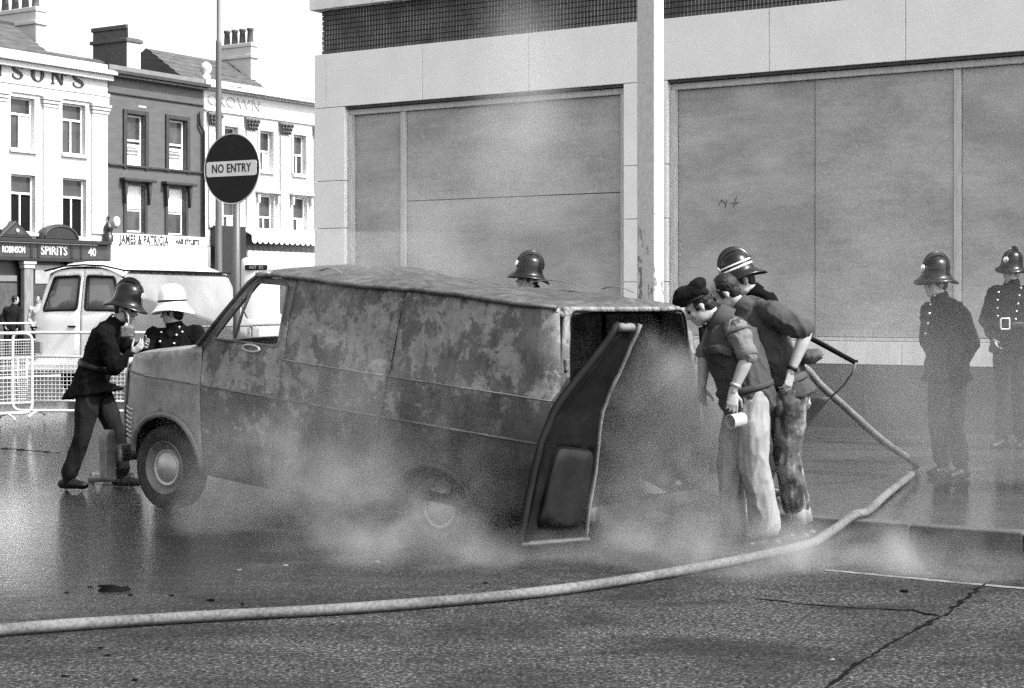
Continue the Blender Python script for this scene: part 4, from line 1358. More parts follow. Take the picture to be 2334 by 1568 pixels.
for fn, w_in, nm in ((near, Vector((0, 1, 0)), ''), (far, Vector((0, -1, 0)), 'far')):
    wg = panel('wing', wing_o, [], fn, M['burnt_front'], bv, .055, .012, w_in)
    dr = panel('cab_door', door_o, [door_w], fn, M['burnt'], bv, .055, .025, w_in)
    sd = panel('side_panel', mid_o, [], fn, M['burnt'], bv, .055, .012, w_in)
    qd = panel('side_panel', quar_o, [], fn, M['burnt'], bv, .055, .012, w_in)
    s_ = -1 if fn is near else 1
    lip = arc(0.01, .35, .405, 4, 176, 22)
    MB().tube([fn(d, z) + Vector((0, s_ * .004, 0)) for d, z in lip], [(.016, .026)] * 23, 8, side=(0, 1, 0)).build('arch_lip', M['rim'], wg, True)
    MB().tube([fn(d, z) + Vector((0, s_ * .004, 0)) for d, z in arc(2.69, .36, .405, 4, 176, 22)], [(.010, .016)] * 23, 8, side=(0, 1, 0)).build('arch_lip', M['burnt'], qd, True)
    # quarterlight bar and window reveals
    MB().tube([fn(.655, 1.42), fn(.70, 1.63), fn(.755, 1.842)], .011, 8).build('quarterlight_bar', M['soot_light'], dr, True)
    MB().tube([fn(d, z) for d, z in door_w], .010, 6, close=True).build('window_channel', M['soot_light'], dr, True)
    # rolled waist and swage mouldings
    for z, r2 in ((1.032, .007), (1.317, .006)):
        for o_, a, c in ((wg, -.60, .34), (dr, .38, 1.165), (sd, 1.19, 2.17), (qd, 2.20, 3.62)):
            if z > 1.3 and o_ in (wg, dr): continue
            MB().tube([fn(a + (c - a) * k / 14, z) + Vector((0, s_ * .003, 0)) for k in range(15)], r2, 6).build('moulding', M['soot_light'], o_, True)
    # gutter and A-pillar
    gp_ = [fn(.30, 1.33), fn(.50, 1.585), fn(.70, 1.84), fn(.78, 1.905), fn(.95, 1.918), fn(1.3, 1.922)] + [fn(1.3 + 2.2 * k / 8, 1.922 - .010 * math.sin(k * 1.1)) for k in range(1, 9)]
    MB().tube([p + Vector((0, s_ * .012, 0)) for p in gp_], [(.017, .022)] * len(gp_), 8).build('roof_gutter', M['roof_burnt'], bv, True)
    MB().tube([fn(.335, 1.33) + Vector((0, -s_ * .03, 0)), fn(.54, 1.60) + Vector((0, -s_ * .03, 0)), fn(.76, 1.88) + Vector((0, -s_ * .03, 0)), fn(.86, 1.93) + Vector((0, -s_ * .03, 0))], [(.030, .040)] * 4, 10).build('windscreen_pillar', M['burnt_front'], bv, True)
    # door handle
    MB().tube([fn(.86 + .09 * math.cos(t), 1.365 + .024 * math.sin(t)) + Vector((0, s_ * .018, 0)) for t in [2 * math.pi * k / 16 for k in range(16)]], .011, 6, close=True).build('door_handle', M['chrome'], dr, True)
    # louvres at the front corner
    for k in range(7):
        z = .745 - k * .036
        MB().tube([fn(-.585 + .012 * k * .6, z) + Vector((0, s_ * .006, 0)), fn(-.50, z) + Vector((0, s_ * .010, 0)), fn(-.405, z - .006) + Vector((0, s_ * .006, 0))], [.008, .012, .008], 8).build('louvre', M['chrome'], wg, True)
    # wheel wells
    for cd in (0.01, 2.69):
        v0 = arc(cd, .36, .43, 0, 180, 14)
        y0, y1 = (.06, .52) if fn is near else (Wd - .06, Wd - .52)
        b = MB()
        b.add([PM @ Vector((d, y0, z)) for d, z in v0] + [PM @ Vector((d, y1, z)) for d, z in v0], [(i, i + 1, 16 + i, 15 + i) for i in range(14)] + [tuple(15 + i for i in range(15))])
        b.build('wheel_well', M['soot'], bv, True)

# roof with heat-buckled sheet
NX, NY = 64, 36
b = MB()
for i in range(NX + 1):
    t = i / NX
    d = .74 + (3.545 - .74) * t
    for j in range(NY + 1):
        k = j / NY * 2 - 1
        half = (Wd - 2 * .150) / 2 - max(0, (d - 3.38) / .165) ** 2 * .04 + .012
        fr = max(0, (.99 - d) / .25) ** 2 * .055
        re = max(0, (d - 3.38) / .165) ** 2 * .06
        z = 1.922 + (.10 - .05 * min(1, max(0, d - 1.0) / 1.2)) * (1 - abs(k) ** 2.4) * (1 - re * 4) - fr * (1 - abs(k) ** 3) - re
        e_ = 1 - abs(k) ** 4
        z += e_ * (.018 * noise.noise(Vector((d * 1.6, k * 1.5, .3))) + .010 * noise.noise(Vector((d * 4.5, k * 3, 5.0))))
        z += e_ * .012 * math.sin(d * 11) * (1 if d > 1.2 else 0)
        z -= e_ * .025 * math.exp(-((d - 2.5) / .5) ** 2) * math.exp(-((k + .1) / .6) ** 2)
        bow = .04 * (1 - k * k) * max(0, (1.3 - d) / .55)
        b.v.append(tuple(PM @ Vector((d - bow, 1.0 + k * half, z))))
b.f = [(i * (NY + 1) + j, (i + 1) * (NY + 1) + j, (i + 1) * (NY + 1) + j + 1, i * (NY + 1) + j + 1) for i in range(NX) for j in range(NY)]
ro = b.build('roof', M['roof_burnt'], bv, True)
m_ = ro.modifiers.new('thick', 'SOLIDIFY'); m_.thickness = .02; m_.offset = -1
# peeled strips of roof edge
for d0, L_, y_ in ((2.1, .5, 1.82), (2.75, .28, 1.83), (1.35, .22, .19)):
    MB().tube([PM @ Vector((d0 + L_ * k / 5, y_, 1.985 + .03 * math.sin(k * .63))) for k in range(6)], [(.004, .014)] * 6, 6).build('peeled_strip', M['soot_light'], ro)

# bonnet, nose, scuttle
b = MB()
NX, NY = 20, 24
for i in range(NX + 1):
    t = i / NX
    d = -.60 + .96 * t
    for j in range(NY + 1):
        k = j / NY * 2 - 1
        half = 1.0 - prof_in(1.2) - max(0, (-.18 - d) / .44) ** 2.2 * .16 - .005
        zt = 1.115 + .06 * min(1, t / .08) ** .6 + .155 * t + .055 * (1 - abs(k) ** 2.2) * (.4 + .6 * t)
        z_e = .02 * abs(k) ** 8
        dd = d - .05 * (1 - k * k) * (1 - t)
        b.v.append(tuple(PM @ Vector((dd, 1 + k * half, zt - z_e + .006 * noise.noise(Vector((d * 3, k * 3, 1)))))))
b.f = [(i * (NY + 1) + j, (i + 1) * (NY + 1) + j, (i + 1) * (NY + 1) + j + 1, i * (NY + 1) + j + 1) for i in range(NX) for j in range(NY)]
b.build('bonnet', M['burnt_front'], bv, True)
panel('nose_panel', [(.14, .48), (1.86, .48), (1.87, .9), (1.86, 1.13), (.14, 1.13), (.13, .9)], [], lambda y, z: PM @ Vector((-.615 - .05 * (1 - ((y - 1) / .9) ** 2) - .02 * math.sin((z - .48) / .65 * math.pi), y, z)), M['burnt_front'], bv, .09, .012)
for y in (.34, 1.66):
    hl = MB().lathe([(.0, .0), (.085, .0), (.10, .03), (.10, .07)], 20, PM @ Matrix.Translation((-.72, y, .86)) @ Matrix.Rotation(R(90), 4, 'Y')).build('headlight', M['chrome'], bv, True)
for k in range(4):
    MB().box(-.70, -.68, .5, 1.5, .72 + k * .07, .745 + k * .07).xf(PM).build('grille_bar', M['chrome'], bv, bevel=.005)
panel('scuttle', [(.03, 0), (1.97, 0), (1.97, .2), (.03, .2)], [], lambda y, t: PM @ Vector((.22 + t * .8 - .06 * (1 - ((y - 1)) ** 2), y, 1.30 + t * .3 + .03 * (1 - (y - 1) ** 2))), M['burnt_front'], bv, .1, .01)
MB().tube([PM @ Vector((.76 - .06 * (1 - k * k), 1 + k * .84, 1.90 + .05 * (1 - k * k))) for k in [q / 8 for q in range(-8, 9)]], [(.03, .035)] * 17, 8).build('windscreen_header', M['burnt_front'], bv, True)
MB().box(.30, .33, .08, 1.92, .5, 1.30).xf(PM).build('bulkhead', M['soot'], bv)
MB().tube([PM @ Vector((.62 + .16 * math.cos(t), .42 + .16 * math.sin(t), 1.28 + .10 * math.cos(t))) for t in [2 * math.pi * k / 20 for k in range(20)]], .010, 6, close=True).build('steering_wheel', M['soot_light'], bv, True)
for y in (.45, 1.5):
    sf = MB()
    for (x0, x1, z0, z1) in ((.85, 1.25, .80, .84), ):
        sf.box(x0, x1, y - .22, y + .22, z0, z1)
    o_ = sf.xf(PM).build('seat_frame', M['soot_light'], bv, bevel=.01)
    MB().tube([PM @ Vector((1.22, y - .2, .84)), PM @ Vector((1.30, y - .2, 1.28)), PM @ Vector((1.30, y + .2, 1.28)), PM @ Vector((1.22, y + .2, .84))], .013, 6).build('back_frame', M['soot_light'], o_, True)
MB().box(.33, 3.60, .07, 1.93, .50, .56).xf(PM).build('floor', M['soot'], bv)
MB().box(.5, 3.55, .60, .70, .38, .498).box(.5, 3.55, 1.30, 1.40, .38, .498).xf(PM).build('chassis_rail', M['soot'], bv)['kind'] = 'stuff'
MB().tube([(2.69, .25, .19), (2.69, 1.75, .19)], .055, 10).build('rear_axle', M['soot'], bv, True)
# inner lining ribs so the empty load space reads as stripped metal
for d in (1.7, 2.25, 2.8, 3.3):
    MB().tube([PM @ Vector((d, Wd - .10, .56)), PM @ Vector((d, Wd - .10, 1.3)), PM @ Vector((d, Wd - .20, 1.82)), PM @ Vector((d, 1.7, 1.87)), PM @ Vector((d, .3, 1.87)), PM @ Vector((d, .20, 1.82)), PM @ Vector((d, .10, 1.3)), PM @ Vector((d, .10, .56))], .022, 6).build('body_rib', M['soot'], bv, True)


# rear frame round the open doorway
def rearp(y, z):
    e = prof_in(z)
    yy = 1 + (y - 1) * (1 - e - .05)
    return PM @ Vector((rear_d(z) + .002 + .03 * (1 - ((y - 1)) ** 2), yy, z))
hole = rounded([(.085, .60), (1.915, .60), (1.90, 1.895), (.10, 1.895)], .08)
panel('rear_frame', [(.0, .50), (2.0, .50), (2.0, 1.5), (1.97, 1.925), (.03, 1.925), (.0, 1.5)], [hole], rearp, M['burnt'], bv, .04, .03, Vector((-1, 0, 0)))
MB().tube([rearp(y, z) for y, z in hole], .008, 6, close=True).build('door_seal_flange', M['soot'], bv, True)
for z in (.75, 1.0, 1.55):
    for y in (.04, 1.96):
        MB().box(-.01, .022, -.018, .018, -.04, .04).xf(Matrix.Translation(rearp(y, z))).build('hinge', M['soot_light'], bv, bevel=.008)

# wheels
def wheel(d, y, hz, out, tyre=True, name='wheel'):
    T = Matrix.Translation((d, y, hz)) @ Matrix.Rotation(R(90 * out), 4, 'X')     # local z points outwards
    k = empty(name, (0, 0, 0)); k.parent = bv
    if tyre:
        MB().lathe([(.195, -.085), (.24, -.095), (.295, -.095), (.322, -.078), (.330, -.05), (.331, 0), (.330, .05), (.322, .078), (.295, .097), (.24, .095), (.200, .075)], 44, T).build('tyre', M['tyre'], k, True)
    auto_smooth(MB().lathe([(.200, -.08), (.205, -.07), (.190, -.05), (.182, 0), (.190, .055), (.206, .074), (.212, .082), (.206, .088), (.190, .070), (.168, .045), (.150, .032), (.12, .040), (.0, .045)], 44, T).build('rim', M['rim'], k, True), 50)
    auto_smooth(MB().lathe([(.150, .034), (.148, .048), (.138, .062), (.125, .062), (.118, .056), (.09, .074), (.045, .084), (.0, .086)], 36, T).build('hub_cap', M['chrome'], k, True), 45)
    return k


wheel(0.0, .135, .33, 1)
wheel(0.0, Wd - .135, .33, -1)
wheel(2.69, .19, .205, 1, False)
wheel(2.69, Wd - .19, .205, -1, False)
for y in (.19, Wd - .19):   # what is left of the rear tyres: wire bead rings and ash on the ground
    MB().tube([(2.69 + .30 * math.cos(t), y + .02 * math.sin(3 * t), .02 + .10 * max(0, math.sin(t)) ** 2) for t in [2 * math.pi * q / 30 for q in range(30)]], .012, 6, close=True).build('tyre_bead_wire', M['soot_light'], bv, True)
# front bumper: blade sagging from its brackets
MB().prism(rounded([(-.02, .20), (.09, .18), (.10, .52), (.075, .60), (.0, .60), (-.03, .54)], .03), -.68, -.60).xf(Matrix(((0, 1, 0, 0), (1, 0, 0, 0), (0, 0, 1, 0), (0, 0, 0, 1)))).build('bumper_overrider', M['rim'], bv, bevel=.012)
MB().tube([(-.50, .05, .42), (-.62, .12, .41), (-.69, .5, .40), (-.71, 1.0, .40), (-.69, 1.5, .41), (-.62, 1.9, .42), (-.50, 1.97, .43)], [(.07, .018)] * 7, 10, side=(0, 0, 1)).build('front_bumper', M['rim'], bv, True)
# silencer and tail pipe under the far rear corner
sl = MB().lathe([(.0, -.17), (.05, -.17), (.068, -.155), (.072, -.12), (.072, .12), (.068, .155), (.05, .17), (0, .17)], 20, Matrix.Translation((3.55, 1.62, .19)) @ Matrix.Rotation(R(-36), 4, 'Z') @ Matrix.Rotation(R(62), 4, 'X'), 1, 1.0)
sl.build('silencer', M['soot_light'], bv, True)
MB().tube([PM @ Vector((3.62, 1.72, .64)), (3.62, 1.72, .27)], [(.022, .04)] * 2, 8).build('exhaust_hanger', M['rim'], bv, True)
MB().tube([(3.66, .08, .20), (3.70, .3, .20), (3.72, 1.0, .20), (3.70, 1.7, .20), (3.66, 1.95, .2)], [(.045, .02)] * 5, 8, side=(0, 0, 1)).build('rear_bumper', M['soot_light'], bv, True)

# near rear door, wrenched round and hanging with its window end on the ground
iv = (Matrix.Translation(bv.location) @ Matrix.Rotation(R(-36.3), 4, 'Z')).inverted()
dw = [(1183, 1248, 10.45), (1198, 1165, 10.46), (1214, 1085, 10.47), (1232, 1010, 10.49), (1262, 935, 10.53), (1300, 885, 10.57), (1345, 828, 10.61), (1388, 772, 10.65), (1412, 738, 10.68)]
edge = [iv @ P(*q) for q in dw]
ez = [0.0]
for a, c in zip(edge, edge[1:]): ez.append(ez[-1] + (c - a).length)
Ld = ez[-1]
lead0 = Vector((0, -1, 0))
wdir = (iv.to_3x3() @ Vector((.80, .60, -.02))).normalized()
def doorp(w, t):
    t = min(max(t, 0), Ld)
    for i in range(len(ez) - 1):
        if t <= ez[i + 1]:
            q = edge[i].lerp(edge[i + 1], (t - ez[i]) / (ez[i + 1] - ez[i])); break
    return q + wdir * w + lead0 * .018 * noise.noise(Vector((w * 9, t * 7, 4.2)))
def dwid(t): return (.55 - .05 * t / .6 if t < .62 else .50 - (t - .62) / (Ld - .62) * .32) + .004 * math.sin(t * 17)
wh = rounded([(.11, .13), (.47, .11), (.45, .60), (.13, .64)], .06)
do_ = [(0, 0), (.55, 0)] + [(dwid(Ld * k / 10), Ld * k / 10) for k in range(1, 10)] + [(dwid(Ld) - .02, Ld), (0, Ld)]
nd = panel('rear_door', do_, [wh], doorp, M['soot'], bv, .05, .04)
nd['label'] = 'rear door wrenched off square, window end on the ground'
lead = (edge[-1] - edge[0]).normalized()
outn = wdir.cross(lead).normalized()
for off, m2, rr2 in ((0.0, 'rubber', (.026, .020)), (.05, 'soot', (.022, .022))):
    MB().tube([doorp(off, Ld * k / 24) for k in range(25)], [rr2] * 25, 8, side=wdir).build('door_edge', M[m2], nd, True)
MB().tube([doorp(x, t) for x, t in wh], .012, 8, close=True).build('window_frame', M['soot'], nd, True)
panel('dark_window_sheet', wh, [], lambda w, t: doorp(w, t) + outn * .02, M['rubber'], nd, .1, .006)  # black sheet added in the opening, stands for the dark behind it
MB().tube([doorp(dwid(Ld * k / 20) - .012, Ld * k / 20) for k in range(21)], [(.012, .022)] * 21, 8, side=wdir).build('door_flange', M['soot_light'], nd, True)
MB().tube([doorp(.55 * k / 10, .02) for k in range(11)], [(.016, .035)] * 11, 8).build('door_end_rail', M['burnt'], nd, True)
MB().tube([doorp(.0 + .024 * k, Ld - .03) for k in range(6)], [(.03, .045)] * 6, 8).build('door_end_rail', M['soot_light'], nd, True)
for t in (.46, .50, Ld - .22, Ld - .32):
    MB().ball(doorp(.02, t) - outn * .03, .016, 8, 6).build('hinge_bolt', M['chrome'], nd, True)
for (a, c, d_, e_) in ((.16, .72, .10, .95), (.2, .80, .12, 1.0), (.08, .9, .16, .98)):
    MB().tube([doorp(a + (d_ - a) * k / 6, c + (e_ - c) * k / 6) - outn * .022 for k in range(7)], .004, 5).build('bent_trim', M['chrome'], nd, True)

# far rear door, swung wide open with its window empty
hp = iv @ Vector((1.52, 12.28, 0)); tp = iv @ P(1952, 825, 11.75)
fd0 = [(1700, 745, 12.2), (1850, 772, 12.0), (1952, 822, 11.75)]
top = [iv @ P(*q) for q in fd0]
hinge_b = iv @ P(1625, 1080, 12.2); hinge_t = iv @ P(1600, 745, 12.25)
latch_t = iv @ P(1950, 826, 11.75); latch_m = iv @ P(1893, 905, 11.9); latch_b = iv @ P(1815, 1010, 12.0)
fdn = empty('rear_door'); fdn.parent = bv
fdn['label'] = 'far rear door swung wide open'
MB().tube([hinge_t, top[0], top[1], latch_t], [(.020, .030)] * 4, 8).build('door_top_rail', M['soot'], fdn, True)
MB().tube([top[1] + Vector((0, 0, .012)), latch_t + Vector((0, 0, .012))], .012, 6).build('drip_rail', M['soot_light'], fdn, True)
MB().tube([latch_t, iv @ P(1942, 850, 11.78), iv @ P(1922, 878, 11.85), latch_m], [(.008, .013)] * 4, 8).build('window_pillar', M['soot_light'], fdn, True)
MB().tube([hinge_t, hinge_b], [(.03, .03)] * 2, 8).build('hinge_stile', M['soot'], fdn, True)
def fdp(a, t):
    A = hinge_b.lerp(iv @ P(1615, 900, 12.2), t); B = latch_b.lerp(latch_m, t)
    return A.lerp(B, a) + Vector((0, 0, .01 * noise.noise(Vector((a * 4, t * 4, 2)))))
panel('door_skin', [(0, 0), (1, 0), (1, 1), (0, 1)], [], fdp, M['burnt'], fdn, .1, .03)
# ------------------------------------------------------------------ people
from mathutils.bvhtree import BVHTree


lay = bpy.context.view_layer.layer_collection.children[col.name]
lay.exclude = True                                  # set aside what stands already, so that each remesh is worked out on its own


def voxel(b, size, smooth=5, wr=0.0, wf=9.0, seed=0.0, ws=(1, 1, 1)):
    """melt a set of limbs into one continuous skin"""
    me = b.mesh('tmp')
    o = bpy.data.objects.new('tmp', me); sc.collection.objects.link(o)
    m1 = o.modifiers.new('r', 'REMESH'); m1.mode = 'VOXEL'; m1.voxel_size = size
    if smooth:
        m2 = o.modifiers.new('s', 'SMOOTH'); m2.factor = .5; m2.iterations = smooth
    dg = bpy.context.evaluated_depsgraph_get()
    out = bpy.data.meshes.new_from_object(o.evaluated_get(dg))
    bpy.data.objects.remove(o); bpy.data.meshes.remove(me)
    if wr:
        N_ = [0.0] * (len(out.vertices) * 3); C_ = [0.0] * (len(out.vertices) * 3)
        out.vertex_normals.foreach_get('vector', N_); out.vertices.foreach_get('co', C_)
        for i in range(0, len(C_), 3):
            p = Vector((C_[i] * ws[0], C_[i + 1] * ws[1], C_[i + 2] * ws[2])) * wf + Vector((seed, seed * 1.7, 0))
            r1 = (1 - abs(noise.noise(p))) ** 4; r2 = (1 - abs(noise.noise(p * 1.9 + Vector((7, 3, 1))))) ** 4      # sharp creases between soft swells
            k = wr * (1.3 * (r1 - .35) + .6 * (r2 - .35) + .55 * noise.noise(p * .6) + .2 * noise.noise(p * 4.3))
            C_[i] += N_[i] * k; C_[i + 1] += N_[i + 1] * k; C_[i + 2] += N_[i + 2] * k
        out.vertices.foreach_set('co', C_)
        out.update()
    return out


def head(b, c, f, up, r):
    """cranium, jaw, nose, brow, lips, ears in the head's own axes"""
    Rm = Matrix((r, f, up)).transposed()
    def q(x, y, z): return c + r * x + f * y + up * z
    b.ball(q(0, -.012, .035), (.074, .094, .088), 16, 12, Rm)
    b.ball(q(0, .022, -.045), (.058, .066, .078), 14, 10, Rm)
    b.ball(q(0, .058, -.098), (.030, .026, .024), 10, 8, Rm)
    for s in (-1, 1):
        b.ball(q(s * .040, .005, -.080), (.020, .045, .028), 10, 8, Rm)
        b.ball(q(s * .038, .062, -.028), (.022, .022, .022), 10, 8, Rm)       # cheek
        b.limb([q(s * .012, .084, .020), q(s * .045, .068, .018)], [.012, .010], 8)
        b.ball(q(s * .076, -.014, -.014), (.009, .017, .030), 10, 8, Rm)       # ear
    b.limb([q(0, .080, .012), q(0, .098, -.014), q(0, .112, -.032)], [.009, .011, .014], 8)
    b.limb([q(0, .085, -.040), q(0, .090, -.038)], [.018, .014], 8)
    b.limb([q(-.020, .078, -.062), q(0, .088, -.061), q(.020, .078, -.062)], [.008, .010, .008], 8)
    b.limb([q(-.017, .076, -.075), q(0, .085, -.075), q(.017, .076, -.075)], [.007, .010, .007], 8)


def hand(b, W, D, N, side, curl=.5):
    D = D.normalized(); N = (N - D * N.dot(D)).normalized(); S = D.cross(N) * side
    b.limb([W - D * .02, W + D * .03, W + D * .082], [(.020, .027), (.017, .036), (.013, .040)], 12, side=N)
    for i, L in enumerate((.072, .082, .076, .060)):
        p = W + D * (.084 - .004 * abs(i - 1)) + S * (.030 - .0205 * i)
        pts = [p - D * .012, p]
        a = curl * (.35 + .08 * i)
        for k, fr in enumerate((.46, .30, .24)):
            d = (D * math.cos(a) + N * math.sin(a) + S * (.06 - .04 * i)).normalized()
            p = p + d * L * fr; pts.append(p)
            a += curl * (.75 if k == 0 else .6)
        b.limb(pts, [.0092, .0090, .0085, .0075, .0065], 8)
    p = W + D * .025 + S * .026
    d1 = (D * .60 + S * .65 + N * .30).normalized(); d2 = (D * .8 + S * .25 + N * (.35 + .3 * curl)).normalized()
    b.limb([p, p + d1 * .042, p + d1 * .042 + d2 * .032, p + d1 * .042 + d2 * .054], [.013, .0105, .009, .0075], 8)


def helmet(parent, c, f, up, r, loc, m='helmet', comb=True, white=False, bands=False, size=1.0):
    T = Matrix.Translation(c + up * .045 - loc) @ Matrix((r, f, up)).transposed().to_4x4()
    n = 40
    if white:
        prof = [(1.56, -.036), (1.54, -.028), (1.38, -.014), (1.20, .006), (1.06, .030), (1.0, .055), (.985, .095), (.93, .138), (.80, .172), (.58, .192), (.30, .202), (.0, .204)]
    else:
        prof = [(1.62, -.030), (1.60, -.022), (1.42, -.012), (1.22, .002), (1.07, .018), (1.0, .042), (.98, .080), (.92, .118), (.78, .148), (.55, .168), (.28, .177), (.0, .179)]
    b = MB(); rings = []
    for sgn in (1, -1):
        for i, (k, z) in enumerate(prof if sgn == 1 else [(p[0] - .03, p[1] - .006) for p in prof[:7]]):
            for q in range(n):
                a = 2 * math.pi * q / n
                x, y = math.cos(a), math.sin(a)
                fl = max(0, k - 1.0)
                rx = .104 * (1 + fl * .72) if k > 1 else .104 * k
                ry = .120 * (1 + fl * (1.08 if y < 0 else .95)) if k > 1 else .120 * k
                zz = z - fl * .055 * (abs(y) ** 2) * (1.2 if y < 0 else .8) + fl * .02
                b.v.append(tuple(T @ (Vector((x * rx, y * ry, zz)) * size)))
    P_ = len(prof)
    for i in range(P_ - 1):
        for q in range(n): b.f.append((i * n + q, i * n + (q + 1) % n, (i + 1) * n + (q + 1) % n, (i + 1) * n + q))
    o0 = P_ * n
    for i in range(6):
        for q in range(n): b.f.append((o0 + i * n + q, o0 + (i + 1) * n + q, o0 + (i + 1) * n + (q + 1) % n, o0 + i * n + (q + 1) % n))
    for q in range(n): b.f.append((q, o0 + q, o0 + (q + 1) % n, (q + 1) % n))
    h = b.build('helmet', M[m], parent, True)
    if comb:
        pts = []; rr = []
        for k in range(17):
            a = R(158 - 140 * k / 16)
            pts.append(T @ (Vector((0, -.126 * math.cos(a) if True else 0, .045 + .142 * math.sin(a) + .012)) * size))
            rr.append((.010 + .026 * math.sin(math.pi * min(1, .25 + k / 16 * .9)) , .011))
        pts = [T @ (Vector((0, .126 * math.cos(R(20 + 140 * k / 16)), .03 + .152 * math.sin(R(20 + 140 * k / 16)))) * size) for k in range(17)]
        rr = [(.012 + .030 * math.sin(math.pi * (k + 1) / 18) ** .8, .011) for k in range(17)]
        MB().tube(pts, rr, 10, side=(T.to_3x3() @ Vector((0, .0, 1)))).build('comb', M[m], h, True)
        MB().tube([T @ (Vector((s_ * .0, .126 * math.cos(R(12 + 156 * k / 20)) * .99, .033 + .152 * math.sin(R(12 + 156 * k / 20)))) * size) for k in range(21) for s_ in (1,)], [(.006, .020)] * 21, 8).build('comb_base', M['leather'], h, True)
    def band(z, k, hgt, mm, off=.003):
        bb = MB(); nn = 40
        for dz in (0, hgt):
            for q in range(nn):
                a = 2 * math.pi * q / nn
                bb.v.append(tuple(T @ (Vector((math.cos(a) * (.104 * k + off), math.sin(a) * (.120 * k + off), z + dz)) * size)))
        for q in range(nn): bb.f.append((q, (q + 1) % nn, nn + (q + 1) % nn, nn + q))
        x = bb.build('hat_band', M[mm], h, True)
        md = x.modifiers.new('t', 'SOLIDIFY'); md.thickness = .004
    if white: band(.048, 1.01, .016, 'leather')
    else:
        if bands:
            band(.052, 1.0, .014, 'band_white', .005); band(.082, .98, .012, 'band_white', .005)
        MB().ball(T @ (Vector((0, .126, .085)) * size), (.030, .010, .036), 12, 8, T.to_3x3()).build('badge', M['brass'], h, True)
    return h


